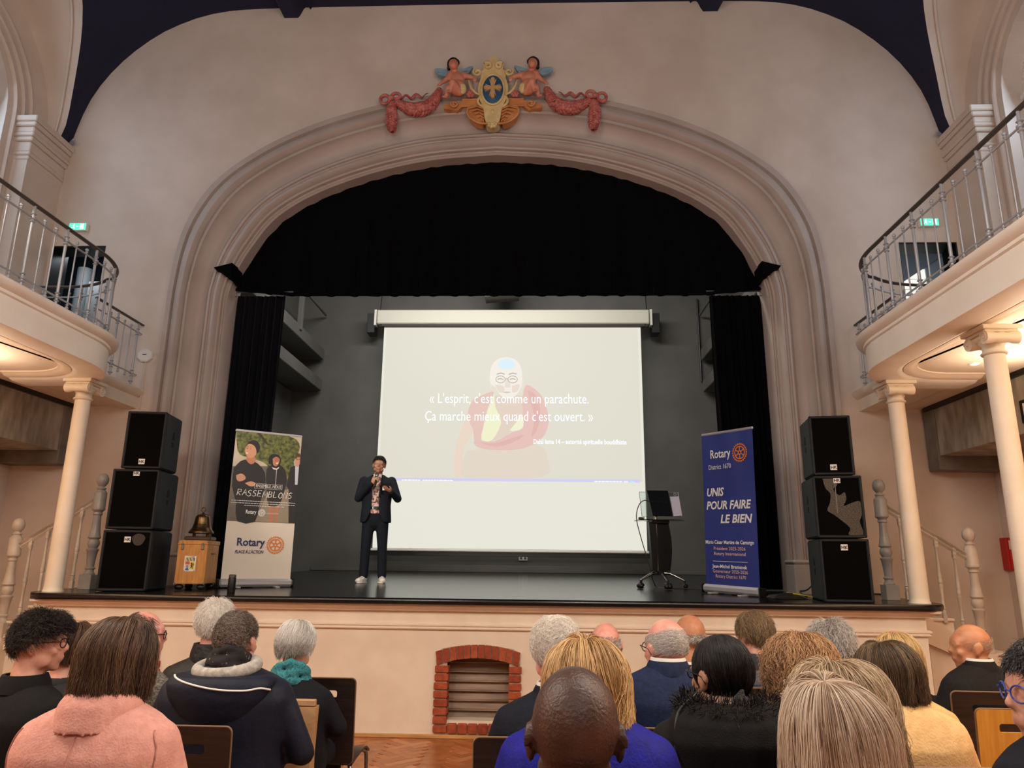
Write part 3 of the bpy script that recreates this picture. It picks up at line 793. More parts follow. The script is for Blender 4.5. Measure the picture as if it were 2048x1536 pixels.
# --- projection screen
scr = thing('projection_screen', 'large white projection screen with a quotation slide in front of the grey stage back wall', 'screen', (0, 14.1, 0))
MB().box((.04, -.0, 6.43), (5.58, .20, .30), .02).build('case', mat('cream_metal', (212, 210, 194), .45), scr)
MB().box((.04, -.02, 6.26), (5.40, .10, .06), .01).build('case_slot', mat('slot_shadow', (60, 58, 54), .6), scr)
SW = glow('screen_beam', (229, 228, 214), 1.0)
MB().prism([(-2.60, 1.79), (2.65, 1.79), (2.66, 6.25), (-2.61, 6.25)], .03, .036).build('fabric', SW, scr)
MB().box((.025, .03, 1.76), (5.32, .05, .05), .012).build('bottom_bar', M_PAPERW, scr)
MB().box((.025, .05, 1.70), (5.36, .03, .10), .004).build('painted_screen_shadow', M_BLACK, scr)  # black strip paints the screen's shadow below its bar
for s in (-1, 1):
    MB().box((.04 + s * 2.83, .02, 6.43), (.05, .16, .34), .006).build('end_cap', M_WHITE, scr)
    MB().box((.04 + s * 2.93, .16, 6.33), (.16, .3, .42), .006).build('wall_bracket', M_BLACK, scr)
    MB().tube([(.04 + s * 2.76, .05, 6.58), (.04 + s * 2.77, .2, 7.0), (.04 + s * 2.77, .25, 8.1)], .008, 6).build('cable', M_BLACK, scr)
def flat(name, poly, col, y, par, power=1.0, n=0):
    o = MB().prism(poly, y - .0004, y).build(name, glow('slide_' + name, col, power), par); return o
sl = bpy.data.objects.new('slide', MB().prism([(-2.55, 3.085), (2.6, 3.09), (2.6, 6.2), (-2.56, 6.2)], .0285, .029).build('tmp_slide', glow('slide_ground', (222, 219, 205))).data)
bpy.data.objects.remove(bpy.data.objects['tmp_slide']); C.objects.link(sl); sl.parent = scr
sm = lambda p, k=3: [(x, z) for x, z in spline(list(p) + [p[0]], k)[:-1]]
FIG = [
 ('sleeve', [(-0.83, 3.667), (-0.478, 3.722), (0.544, 3.817), (0.756, 3.535), (0.651, 3.167), (-0.887, 3.155)], (224, 212, 196)),
 ('arm', [(-0.765, 4.605), (-0.883, 4.313), (-0.982, 4.023), (-1.052, 3.736), (-1.071, 3.453), (-1.034, 3.154), (-0.929, 3.155), (-0.901, 3.666), (-0.767, 3.953), (-0.665, 4.169), (-0.692, 4.532)], (231, 212, 194)),
 ('chest', [(-0.32, 4.791), (0.255, 4.793), (0.293, 4.391), (0.048, 4.065), (-0.304, 3.884), (-0.482, 3.918)], (224, 206, 190)),
 ('left_robe', [(-0.732, 4.715), (-0.501, 4.827), (-0.314, 4.872), (-0.424, 4.57), (-0.506, 4.242), (-0.552, 3.896), (-0.675, 3.846), (-0.717, 4.097), (-0.803, 4.277), (-0.823, 4.495)], (226, 192, 182)),
 ('robe', [(0.282, 4.903), (0.332, 5.014), (0.451, 4.978), (0.631, 4.812), (0.72, 4.611), (0.791, 4.321), (0.72, 4.032), (0.544, 3.853), (0.263, 3.727), (-0.054, 3.696), (-0.477, 3.711), (-0.674, 3.792), (-0.658, 3.889), (-0.304, 3.866), (0.048, 4.047), (0.277, 4.156), (0.256, 4.609)], (227, 190, 182)),
 ('robe_fold', [(0.361, 4.903), (0.505, 4.83), (0.613, 4.538), (0.579, 4.175), (0.438, 3.959), (0.507, 4.319), (0.435, 4.61)], (222, 178, 170)),
 ('robe_fold', [(-.60, 3.85), (-.3, 3.83), (.05, 3.93), (.3, 4.0), (.1, 3.86), (-.25, 3.76)], (222, 178, 170)),
 ('shirt', [(-0.306, 4.835), (-0.406, 4.57), (-0.488, 4.242), (-0.546, 3.918), (-0.339, 3.89), (-0.161, 4.244), (-0.28, 4.57)], (236, 238, 200)),
 ('shirt', [(0.229, 4.427), (0.135, 4.245), (0.019, 4.082), (0.26, 4.13), (0.28, 4.318)], (236, 238, 206)),
 ('ear', [(-.42, 5.14), (-.395, 5.16), (-.35, 5.0), (-.385, 4.94)], (232, 220, 208)),
 ('ear', [(.26, 5.14), (.285, 5.12), (.262, 4.95), (.235, 4.97)], (232, 220, 208)),
 ('head', [(-0.405, 5.124), (-0.388, 5.348), (-0.325, 5.491), (-0.206, 5.574), (-0.061, 5.597), (0.085, 5.56), (0.184, 5.469), (0.243, 5.312), (0.252, 5.107), (0.217, 4.94), (0.14, 4.811), (0.022, 4.744), (-0.104, 4.743), (-0.206, 4.835), (-0.28, 4.957), (-0.353, 5.012)], (238, 232, 222)),
 ('scalp_light', [(-0.251, 5.405), (-0.216, 5.506), (-0.097, 5.563), (0.049, 5.537), (0.112, 5.424), (0.033, 5.356), (-0.076, 5.341), (-0.167, 5.364)], (214, 234, 244)),
 ('cheek', [(-.30, 5.02), (-.14, 5.0), (-.1, 4.9), (-.2, 4.86)], (228, 214, 200)),
 ('cheek', [(.05, 5.0), (.2, 5.03), (.17, 4.9), (.06, 4.86)], (228, 214, 200)),
 ('nose', [(-.075, 5.12), (-.02, 5.12), (.02, 4.985), (-.042, 4.96), (-.10, 4.985)], (230, 216, 204)),
 ('mouth', [(-.15, 4.868), (-.06, 4.878), (.03, 4.868), (-.06, 4.848)], (206, 184, 172)),
]
for i, (nm, p, c_) in enumerate(FIG): MB().prism(sm(p), .0284 - i * .0009 - .0004, .0284 - i * .0009).build(nm, glow('slide_%s_%d' % (nm, i), c_), sl)
mb = MB()
for cx in (-.185, .06):
    mb.tube([(cx + .095 * math.cos(t), .008, 5.13 + .072 * math.sin(t)) for t in [2 * PI * k / 20 for k in range(21)]], .006, 5)
    mb.tube([(cx - .08, .008, 5.235), (cx, .008, 5.262), (cx + .08, .008, 5.24)], .009, 5)
    mb.tube([(cx - .06, .008, 5.13), (cx, .008, 5.145), (cx + .06, .008, 5.128)], .008, 5)
mb.tube([(-.09, .008, 5.14), (-.035, .008, 5.14)], .006, 5)
mb.build('spectacles', glow('slide_line', (176, 160, 148)), sl)
TXW = glow('slide_text', (243, 248, 255), 1.1)
text("« L'esprit, c'est comme un parachute.", .29, TXW, sl, -1.612, 4.635, .004, width=3.187)
text("Ça marche mieux quand c'est ouvert. »", .29, TXW, sl, -1.695, 4.275, .004, width=3.346)
text("Dalaï lama 14 – autorité spirituelle bouddhiste", .135, TXW, sl, .481, 3.82, .004, width=1.824, bold=.003)
MB().box((.068, .026, 3.107), (4.97, .001, .05)).build('footer_bar', glow('slide_bar', (205, 205, 246)), sl)
for a_, b_ in ((-2.09, -1.75), (-1.68, -1.1), (1.67, 2.16)):
    mb = MB(); x = a_
    while x < b_: w_ = R.uniform(.03, .075); mb.box((x + w_ / 2, .022, 3.092), (w_, .001, .018)); x += w_ + .012
    mb.build('footer_line', TXW, sl)
for x, c_ in ((2.28, (246, 236, 240)), (2.40, (196, 228, 248)), (2.50, (226, 196, 244))): MB().box((x, .022, 3.09), (.08, .001, .035), 0).build('footer_mark', glow('mark_%d' % c_[0], c_), sl)

# outlet, ceiling box
o_ = thing('wall_outlet', 'small white double socket low on the grey stage back wall under the screen', 'socket', (.29, 14.57, 1.63))
MB().box((0, -.01, 0), (.17, .03, .095), .008).build('plate', M_WHITE, o_)
for x in (-.04, .04): MB().lathe([(.024, 0), (.024, .004)], 12, M=Matrix.Translation((x, -.03, 0)) @ Matrix.Rotation(PI / 2, 4, 'X')).build('socket', mat('socket_hole', (90, 86, 80), .6), o_)
b_ = thing('hanging_speaker', 'grey wedge speaker box hung above the top of the projection screen', 'speaker', (-.18, 13.9, 6.92))
MB().prism([(-.36, .18), (.36, .18), (.355, -.12), (-.33, -.17)], -.2, .2).build('cabinet', mat('grey_cabinet', (104, 102, 98), .6), b_)
MB().box((0, -.21, 0.02), (.66, .02, .26), .01).build('front_grille', mat('grey_grille', (96, 95, 92), .8, bump=(200, .3)), b_)
for x in (-.25, .25): MB().tube([(x, 0, .18), (x, 0, 1.25)], .012, 6).build('hanger', M_BLACK, b_)
MB().box((.0, 0, 1.22), (.9, .3, .06)).build('ceiling_plate', M_BLACK, b_)

# --- loudspeaker stacks
def loudspeaker(x, y, z, w, h, d, rz, label, badge_z, side, low=False):
    t = thing('loudspeaker', label, 'loudspeaker', (x, y, z), rz, 'black loudspeakers stacked at the stage sides')
    MB().box((0, d / 2, h / 2), (w, d, h), .018).build('cabinet', M_CAB, t)
    f = MB()
    for sx in (-1, 1): f.box((sx * (w / 2 - .013), -.008, h / 2), (.026, .03, h), .008)
    for zz in (.013, h - .013): f.box((0, -.008, zz), (w, .03, .026), .008)
    f.build('front_frame', M_CAB, t)
    MB().box((0, -.004, h / 2), (w - .05, .014, h - .05), .003).build('grille', M_GRILL, t)
    b = MB().box((0, -.014, badge_z), (.062, .006, .056), .002).build('badge', M_PAPERW, t)
    text('HK', .040, M_BLACK, b, 0, badge_z - .014, -.0178, 'CENTER', bold=.0015)
    for s_ in (-1, 1):     # recessed bar handle: two half-moon cups with a bar between
        hm = MB()
        for up in (-1, 1):
            pl = [(.032 * math.cos(q_), up * (.012 + (.085 if up > 0 else .06) * math.sin(q_))) for q_ in [PI * k / 10 for k in range(11)]]
            Mx = Matrix(((0, 1, 0, s_ * (w / 2)), (1, 0, 0, d * .52), (0, 0, 1, h * .55), (0, 0, 0, 1)))
            hm.prism(pl if up > 0 else pl[::-1], -.003, .003, (), Mx)
        hm.build('handle', mat('handle_cup', (4, 4, 4), .8), t)
    for sx in (-1, 1):
        for yy in (.05, d - .05): MB().lathe([(.018, -.0), (.02, .012)], 10, (sx * (w / 2 - .05), yy, 0)).build('foot', M_BLACK, t)
    return t
A = math.radians
loudspeaker(-3.545, 7.30, 1.222, .475, .592, .56, A(8), 'lowest loudspeaker of the left stack, with a scuffed pale patch on its grille', .50, 1)
loudspeaker(-3.55, 7.31, 1.824, .46, .606, .56, A(8), 'middle loudspeaker of the left stack, below the narrower top one', .565, 1)
loudspeaker(-3.525, 7.33, 2.440, .395, .600, .46, A(8), 'top loudspeaker of the left stack, narrower than the two below', .072, 1)
loudspeaker(3.475, 7.12, 1.216, .44, .578, .56, A(-9), 'lowest loudspeaker of the right stack, next to the right column', .50, -1)
loudspeaker(3.465, 7.12, 1.804, .445, .588, .56, A(-9), 'middle loudspeaker of the right stack, with its foam worn to bare mesh', .545, -1)
loudspeaker(3.455, 7.14, 2.402, .385, .585, .46, A(-9), 'top loudspeaker of the right stack, narrower than the two below', .075, -1)
lsp = [o for o in C.objects if o.name.startswith('loudspeaker') and o.type == 'EMPTY']
wire = mat('bare_mesh', (92, 84, 74), .5, metal=.4, noise=160, col2=(20, 18, 16), fac=(.4, .55))
wp = [(-.13, .575), (-.02, .57), (.0, .50), (-.04, .46), (.01, .40), (.06, .43), (.07, .36), (.04, .30), (.12, .33), (.19, .34), (.195, .22), (.17, .15), (.19, .03), (.06, .03), (.08, .09), (.0, .17), (-.06, .22), (-.11, .26), (-.08, .33), (-.07, .42), (-.11, .47)]
MB().prism(sm(wp, 3), -.0128, -.0112).build('worn_patch', wire, lsp[4])
MB().box((-.02, -.0135, .37), (.008, .002, .28)).build('brace_bar', mat('brace', (120, 110, 98), .5, metal=.4), lsp[4])
wp2 = [(.06 + .062 * math.cos(t) * (1 + .12 * math.sin(3 * t)), .50 + .06 * math.sin(t)) for t in [2 * PI * k / 16 for k in range(16)]]
MB().prism([(x + .045, z) for x, z in wp2], -.0128, -.0112).build('worn_patch', mat('bare_mesh_dim', (70, 62, 54), .5, metal=.3, noise=160, col2=(24, 20, 18), fac=(.4, .55)), lsp[0])

# --- bell on its wheeled case
OAK = mat('blond_plywood', (206, 146, 78), 0.42, noise=7, col2=(184, 122, 58), stretch=(6, 6, .8))
BRZ = mat('aged_bronze', (122, 96, 62), 0.32, metal=0.9, noise=8, col2=(84, 64, 42))
tc_ = thing('flight_case', 'blond plywood case on castors with a coat of arms sticker, under the bronze bell', 'case', (-3.025, 7.62, zf(7.8)), A(9))
MB().box((0, .22, .275), (.30, .44, .43), .006).build('body', OAK, tc_)
MB().box((0, .22, .48), (.312, .452, .045), .006).build('lid', OAK, tc_)
for sx in (-1, 1):
    MB().box((sx * .10, -.004, .44), (.028, .014, .07), .004).box((sx * .10, -.012, .465), (.022, .014, .02), .004).build('latch', M_STEEL, tc_)
    for zz in (.065, .49):
        MB().box((sx * .148, .0, zz), (.02, .02, .03), .006).build('corner_cap', M_STEEL, tc_)
    for yy in (.05, .39):
        c_ = MB().cap((sx * .11 - .016, yy, .03), (sx * .11 + .016, yy, .03), .028, n=14, m=2)
        cst = c_.build('castor', M_BLACK, tc_, 50)
        MB().box((sx * .11, yy + .01, .052), (.045, .03, .012), .003).build('fork', M_CHROME, cst)
MB().tube([(.152, .15, .37), (.168, .17, .365), (.168, .25, .365), (.152, .27, .37)], .006, 6).build('side_handle', M_STEEL, tc_, 60)
stk = MB().box((-.01, -.002, .265), (.115, .004, .155), .001).build('arms_sticker', M_PAPERW, tc_)
sy = -.0045
def shp(p, col, y=sy): MB().prism(p, y - .0006, y).build('print', mat('print_%d_%d_%d' % col, col, .5), stk)
shp([(-.055, .29), (.037, .29), (.037, .325), (-.055, .325)], (90, 120, 150))
for k in range(3): shp([(-.05 + k * .03, .29), (-.035 + k * .03, .29), (-.05 + k * .03, .325), (-.055 + max(0, k * .03 - .01), .325)], (226, 196, 60), sy - .0008)
shp([(-.055, .255), (-.012, .255), (-.012, .288), (-.055, .288)], (196, 90, 80))
shp([(-.01, .21), (.037, .205), (.037, .288), (-.01, .288)], (232, 200, 70))
shp([(-.055, .20), (-.012, .20), (-.012, .252), (-.055, .252)], (206, 210, 208))
shp([(-.055, .20), (-.03, .195), (-.012, .20), (-.03, .235)], (70, 100, 160), sy - .0008)
shp([(-.045, .236), (-.022, .236), (-.022, .246), (-.045, .246)], (150, 30, 40), sy - .0008)
lion = MB(); cp = lambda a, b, r: lion.cap((a[0], sy - .001, a[1]), (b[0], sy - .001, b[1]), r, n=6, m=2, sc=(1, .15), up=(1, 0, 0))
for a_, b2, r_ in (((.012, .235), (.014, .258), .006), ((.012, .266), (.006, .27), .006), ((.014, .255), (.0, .262), .003), ((.014, .25), (0, .248), .003), ((.012, .235), (.0, .224), .0035), ((.014, .235), (.02, .216), .0035), ((.018, .236), (.03, .25), .0025), ((.03, .25), (.026, .268), .003)): cp(a_, b2, r_)
lion.build('lion', M_BLACK, stk)
shp([(-.058, .33), (.03, .337), (.03, .329), (-.058, .331)], (70, 66, 60))
for x in (-.06, .038): MB().lathe([(.005, 0), (.005, .003)], 10, M=Matrix.Translation((x, sy, .195)) @ Matrix.Rotation(PI / 2, 4, 'X')).build('pin', M_STEEL, stk)
bl = thing('bell', 'aged bronze bell with a ring on top, standing on the plywood case', 'bell', (-3.06, 7.85, zf(7.8) + .5035), A(9))
MB().box((0, 0, .022), (.27, .22, .044), .01).build('base', mat('dark_walnut', (72, 48, 30), .4), bl)
for x in (-.07, .07): MB().cap((x, 0, .04), (x, 0, .08), .016, n=10).build('support', BRZ, bl, 50)
MB().lathe([(.128, .078), (.13, .085), (.125, .097), (.112, .115), (.098, .14), (.088, .17), (.080, .21), (.076, .24), (.070, .262), (.052, .278), (.025, .286), (.012, .292), (.01, .31), (.002, .312)], 32, closed=False).lathe([(.126, .078), (.105, .115), (.08, .17), (.065, .25), (.002, .268)], 32, closed=False).build('bell_body', BRZ, bl, 60)
MB().lathe([(.089, .166), (.091, .169), (.089, .172)], 32, closed=False).lathe([(.114, .111), (.117, .114), (.114, .118)], 32, closed=False).build('rim_band', BRZ, bl, 60)
MB().tube([(.022 * math.cos(t), 0, .333 + .022 * math.sin(t)) for t in [2 * PI * k / 18 for k in range(19)]], .0065, 8).build('ring', BRZ, bl, 60)
MB().cap((0, 0, .2), (0, 0, .095), .008, .018, n=10).build('clapper', M_STEEL, bl, 60)

# --- roll-up banners
def wheel(par, x, z, r, m, y=-.0035):
    """cog wheel emblem: toothed rim, six spokes, hub"""
    nT = 24; outp = []
    for k in range(nT):
        for a_, q in ((-.28, .90), (-.18, 1.0), (.18, 1.0), (.28, .90)):
            t = 2 * PI * (k + a_) / nT; outp.append((x + r * q * math.cos(t), z + r * q * math.sin(t)))
    ring = lambda q, n=48: [(x + r * q * math.cos(2 * PI * k / n), z + r * q * math.sin(2 * PI * k / n)) for k in range(n)]
    mb = MB().prism(outp, y - .0006, y, [ring(.82)])
    mb.prism(ring(.70), y - .0006, y, [ring(.58)]); mb.prism(ring(.24, 20), y - .0006, y, [ring(.12, 12)])
    for k in range(6):
        t = PI / 6 + PI / 3 * k; c, s_ = math.cos(t), math.sin(t); p = lambda a_, b_: (x + r * (a_ * c - b_ * s_), z + r * (a_ * s_ + b_ * c))
        mb.prism([p(.22, -.045), p(.6, -.085), p(.6, .085), p(.22, .045)], y - .0006, y)
    mb.build('cog_emblem', m, par)

def banner(name, label, xa, ya, xb, yb, h, m, tilt=0.0):
    w = math.dist((xa, ya), (xb, yb)); ang = math.atan2(yb - ya, xb - xa)
    t = thing(name, label, 'banner', ((xa + xb) / 2, (ya + yb) / 2, zf((ya + yb) / 2)), ang)
    MB().box((0, 0, .055), (w + .05, .10, .085), .025).build('base_cassette', M_SILV, t)
    for s_ in (-1, 1):
        MB().box((s_ * (w / 2 + .03), 0, .05), (.014, .11, .10), .006).build('cassette_cap', M_BLACK, t)
        MB().box((s_ * w * .28, 0, .008), (.05, .26, .016), .005).build('foot', M_SILV, t)
    MB().tube([(0, .045, .06), (0, .045, h + .03)], .009, 8).build('support_pole', M_BLACK, t)
    MB().box((0, .004, h + .04), (w + .012, .026, .03), .008).build('top_rail', M_SILV, t)
    n = 24; rows = []
    for j in range(31):
        z = .085 + (h + .03 - .085) * j / 30
        rows.append([((-.5 + i / n) * w, .006 * math.sin(i * .55 + j * .15) * (j / 30) * .6, z) for i in range(n + 1)])
    k = n + 1; mb = MB()
    for off in (0, .004):
        mb.add([(p[0], p[1] + off, p[2]) for r_ in rows for p in r_], [((j * k + i), j * k + i + 1, (j + 1) * k + i + 1, (j + 1) * k + i) if off == 0 else ((j * k + i), (j + 1) * k + i, (j + 1) * k + i + 1, j * k + i + 1) for j in range(30) for i in range(n)])
    pr = mb.build('sheet', m, t, 180)
    return t, pr, w
# photo banner
NAV = mat('print_navy', (34, 42, 96), .5); ORG = mat('print_orange', (228, 128, 52), .5); PW = mat('print_white', (240, 238, 232), .5)
t, pr, w = banner('photo_banner', 'roll-up banner with a photo of three people above a pale lower half, beside the bell', -2.87, 8.03, -2.25, 8.46, 1.70, mat('banner_ivory', (226, 216, 200), .38))
Z0 = .09 + 1.64 * .385; Z1 = 1.73
px = lambda s_, q: ((s_ - .5) * w, Z1 - q * (Z1 - Z0))      # picture coordinates: across, down
def pic(name, pts, col, lvl, par, sm_=0):
    P = [px(*p) for p in pts]; P = sm(P, sm_) if sm_ else P
    return MB().prism(P, -.006 - lvl * .0009, -.0052 - lvl * .0009).build(name, col if not isinstance(col, tuple) else mat('photo_%d_%d_%d' % col, col, .45), par)
ph = pic('photo_print', [(0, 0), (1, 0), (1, 1), (0, 1)], mat('photo_ground', (120, 112, 100), .45, noise=4, col2=(92, 86, 78)), 0, pr)
pic('photo_sky', [(0, 0), (1, 0), (1, .34), (0, .40)], mat('photo_sky', (206, 196, 176), .45, noise=3, col2=(176, 160, 134)), .5, ph)
pic('photo_foliage', [(0, .0), (.8, 0), (.98, .12), (.9, .3), (.95, .45), (.6, .55), (.5, .36), (.3, .3), (.08, .26), (.02, .12)], mat('photo_leaves', (120, 124, 60), .45, noise=26, col2=(52, 62, 30), detail=8), 1, ph, 3)
pic('photo_branch', [(.3, 0), (.36, 0), (.5, .12), (.48, .13)], (58, 46, 34), 1.4, ph)
pic('photo_pavement', [(.55, .66), (1, .6), (1, 1), (.4, 1)], (150, 136, 116), 1.5, ph)
SK = (206, 150, 118); SK2 = (186, 124, 92); BK = (26, 24, 26); BK2 = (34, 32, 34)
pic('figure_suit', [(.86, .36), (1, .32), (1, 1), (.9, 1), (.86, .62), (.82, .58)], (34, 34, 40), 2, ph)
pic('figure_shirt', [(.93, .34), (.99, .34), (.99, .56), (.95, .56)], (196, 200, 214), 2.6, ph)
pic('figure_face', [(.93, .24), (.99, .22), (.995, .30), (.985, .345), (.95, .345), (.935, .30)], SK, 3, ph, 3)
pic('figure_hair', [(.92, .25), (.93, .205), (.98, .19), (.998, .22), (.985, .235), (.945, .238), (.938, .27)], (84, 60, 42), 3.6, ph, 2)
pic('figure_dress', [(.50, .40), (.58, .345), (.68, .34), (.78, .40), (.82, .52), (.80, .62), (.74, .80), (.58, .82), (.54, .70), (.5, .5)], BK2, 2.2, ph, 2)
pic('figure_legs', [(.58, .80), (.66, .80), (.66, 1), (.6, 1)], SK2, 2.1, ph)
pic('figure_legs', [(.68, .80), (.74, .80), (.72, 1), (.68, 1)], SK2, 2.1, ph)
pic('figure_hair', [(.52, .34), (.52, .26), (.58, .225), (.66, .235), (.70, .28), (.69, .34), (.62, .36)], BK, 2.7, ph, 3)
pic('figure_face', [(.575, .28), (.62, .255), (.675, .27), (.68, .31), (.66, .35), (.625, .365), (.59, .345)], SK2, 3.2, ph, 3)
pic('figure_smile', [(.62, .328), (.67, .318), (.655, .338)], (236, 226, 216), 3.8, ph)
pic('figure_pearls', [(.57, .375), (.60, .40), (.65, .405), (.685, .38), (.68, .37), (.645, .39), (.605, .385)], (230, 222, 210), 3.6, ph)
pic('figure_piping', [(.645, .40), (.655, .40), (.655, .62), (.648, .62)], (190, 184, 176), 3.4, ph)
pic('figure_coat', [(.02, .42), (.10, .34), (.22, .31), (.36, .35), (.48, .45), (.50, .62), (.44, .80), (.40, 1), (.14, 1), (.10, .80), (.02, .62)], BK, 2.4, ph, 2)
pic('figure_neck', [(.19, .27), (.30, .27), (.32, .33), (.26, .365), (.19, .325)], SK2, 3, ph, 2)
pic('figure_hair', [(.17, .17), (.20, .11), (.28, .085), (.35, .12), (.37, .17), (.355, .215), (.325, .235), (.31, .19), (.24, .16)], BK, 3.4, ph, 3)
pic('figure_face', [(.165, .17), (.20, .135), (.27, .145), (.315, .19), (.32, .25), (.27, .29), (.205, .285), (.17, .25), (.15, .215)], SK, 3.8, ph, 3)
pic('figure_smile', [(.165, .232), (.21, .238), (.18, .25)], (238, 228, 218), 4.4, ph)
pic('figure_hand', [(.06, .50), (.13, .475), (.19, .50), (.20, .535), (.13, .565), (.08, .55)], SK, 3.6, ph, 2)
pic('figure_hand', [(.20, .58), (.28, .555), (.35, .57), (.34, .605), (.27, .61)], SK, 3.6, ph, 2)
for ex, ey, l_ in ((.185, .185, 4.6), (.235, .19, 4.6), (.625, .295, 4.4), (.66, .29, 4.4), (.955, .265, 4.4), (.983, .263, 4.4)):
    pic('figure_eye', [(ex - .012, ey), (ex, ey - .005), (ex + .012, ey), (ex, ey + .004)], BK, l_, ph)
    pic('figure_brow', [(ex - .018, ey - .018), (ex, ey - .024), (ex + .018, ey - .018), (ex, ey - .020)], BK, l_, ph)
x0, z0 = px(.345, .575)
bx_ = MB()
for c_, s_ in (((x0 + .155, 0, z0), (.31, .001, .002)), ((x0 + .155, 0, z0 - .055), (.31, .001, .002)), ((x0, 0, z0 - .0275), (.002, .001, .057)), ((x0 + .31, 0, z0 - .0275), (.002, .001, .057))): bx_.box((c_[0], -.0112, c_[2]), s_)
bx_.build('text_frame', PW, pr)
text('ENSEMBLE, NOUS', .05, PW, pr, x0 + .012, z0 - .043, -.0114, width=.286)
rs = bpy.data.objects
xx, zz = px(.10, .665)
hand = {'R': [[(0, 0), (0, 1), (.55, .95), (.6, .65), (.05, .5), (.6, 0)]], 'A': [[(0, 0), (.4, 1), (.75, 0)], [(.15, .4), (.65, .4)]], 'S': [[(.6, .9), (.3, 1), (.05, .8), (.1, .6), (.5, .45), (.6, .2), (.3, 0), (0, .1)]], 'E': [[(.6, .95), (0, 1), (0, 0), (.6, .02)], [(0, .5), (.5, .52)]], 'M': [[(0, 0), (.1, 1), (.42, .3), (.75, 1), (.85, 0)]], 'B': [[(0, 0), (0, 1), (.5, .9), (.5, .6), (.02, .5), (.6, .4), (.55, .1), (0, 0)]], 'L': [[(0, 1), (0, 0), (.55, .05)]], 'O': [[(.35, 1), (.05, .75), (.05, .25), (.35, 0), (.65, .25), (.65, .75), (.35, 1)]], 'N': [[(0, 0), (.05, 1), (.6, 0), (.65, 1)]]}
mb = MB(); cx = xx
for i, ch in enumerate('RASSEMBLONS'):
    for stroke in hand[ch]:
        mb.tube([(cx + (a_ * .062 + b_ * .010), -.0118, zz - .052 + b_ * .068 + .004 * math.sin(i * 2.1) - i * .0012) for a_, b_ in stroke], .0042, 5, sc=(1, 1))
    cx += .056 if ch != 'M' else .066
mb.build('brush_lettering', PW, pr)
for q, a_, b_ in ((.775, .03, .97), (.80, .03, .97), (.825, .22, .80)):
    mb = MB(); s_ = a_
    while s_ < b_: d_ = R.uniform(.015, .04); p_ = px(s_ + d_ / 2, q); mb.box((p_[0], -.0115, p_[1]), (d_ * w, .001, .006)); s_ += d_ + .008
    mb.build('small_print', PW, pr)
p_ = px(.25, .915); text('Rotary', .062, PW, pr, p_[0], p_[1], -.0114, width=.115, bold=.001)
p_ = px(.485, .90); wheel(pr, p_[0], p_[1], .042, PW, -.0112)
p_ = px(.56, .91); text("PLACE À L'ACTION", .022, PW, pr, p_[0], p_[1], -.0114, width=.13)
text('Rotary', .12, NAV, pr, -.253, .455, -.0075, width=.304, bold=.0028)
text("PLACE À L'ACTION", .05, NAV, pr, -.262, .372, -.0075, shear=.25, width=.31, bold=.001)
wheel(pr, .174, .47, .100, ORG, -.0075)
# blue banner
t, pr, w = banner('blue_banner', 'blue roll-up banner with white and orange lettering in front of the right curtain', 2.44, 8.36, 2.84, 7.74, 1.71, mat('banner_blue', (54, 66, 140), .4, noise=1.2, col2=(46, 57, 128)))
t.rotation_euler.y = A(1.6)
L2 = mat('print_peach', (240, 196, 176), .5)
ix = lambda s_: (s_ - .5) * w
text('Rotary', .135, PW, pr, ix(.17), 1.47, -.008, width=.40 * w, bold=.002)
text('District 1670', .075, PW, pr, ix(.13), 1.345, -.008, width=.44 * w)
wheel(pr, ix(.755), 1.50, .105, ORG, -.008)
for s_, z, tx, wd in ((.07, 1.05, 'UNIS', .34), (.06, .905, 'POUR FAIRE', .86), (.33, .755, 'LE BIEN', .60)):
    text(tx, .125, PW, pr, ix(s_), z, -.008, shear=.22, width=wd * w, bold=.0035)
text('Mário César Martins de Camargo', .055, PW, pr, ix(.02), .53, -.008, width=.92 * w, bold=.001)
text('Président 2025-2026', .05, L2, pr, ix(.18), .465, -.008, width=.60 * w); text('Rotary International', .05, L2, pr, ix(.18), .41, -.008, width=.60 * w)
MB().box((ix(.49), -.008, .345), (.66 * w, .001, .004)).build('rule', PW, pr)
text('Jean-Michel Brenienek', .052, PW, pr, ix(.15), .275, -.008, width=.66 * w, bold=.001)
text('Gouverneur 2025-2026', .05, L2, pr, ix(.15), .225, -.008, width=.66 * w); text('Rotary District 1670', .05, L2, pr, ix(.20), .172, -.008, width=.57 * w)

# --- lectern
GLS = mat('clear_acrylic', (230, 240, 238), .04, trans=1.0)
le = thing('lectern', 'black and chrome lectern with clear acrylic reading board on a five-wheeled base', 'lectern', (2.09, 9.30, zf(9.3)), A(4))
for k in range(5):
    t_ = -PI / 2 + 2 * PI * k / 5 + .08; c_, s_ = math.cos(t_), math.sin(t_)
    arm = MB().tube([(c_ * .03, s_ * .03, .185), (c_ * .12, s_ * .12, .178), (c_ * .22, s_ * .22, .13), (c_ * .29, s_ * .29, .095)], [.018, .017, .015, .013], 8).build('base_arm', M_CHROME, le, 60)
    MB().cap((c_ * .29, s_ * .29, .095), (c_ * .29, s_ * .29, .07), .012, n=8).build('swivel', M_BLACK, arm)
    for o2 in (-.018, .018):
        MB().cap((c_ * .30 - s_ * (o2 - .006), s_ * .30 + c_ * (o2 - .006), .031), (c_ * .30 - s_ * (o2 + .006), s_ * .30 + c_ * (o2 + .006), .031), .030, n=14, m=2).build('castor_wheel', M_BLACK, arm, 50)
MB().lathe([(.055, .165), (.06, .18), (.05, .20), (.03, .205)], 20).build('hub', M_BLACK, le, 40)
blk_ = mat('gloss_black', (6, 7, 10), .4, spec=.2)
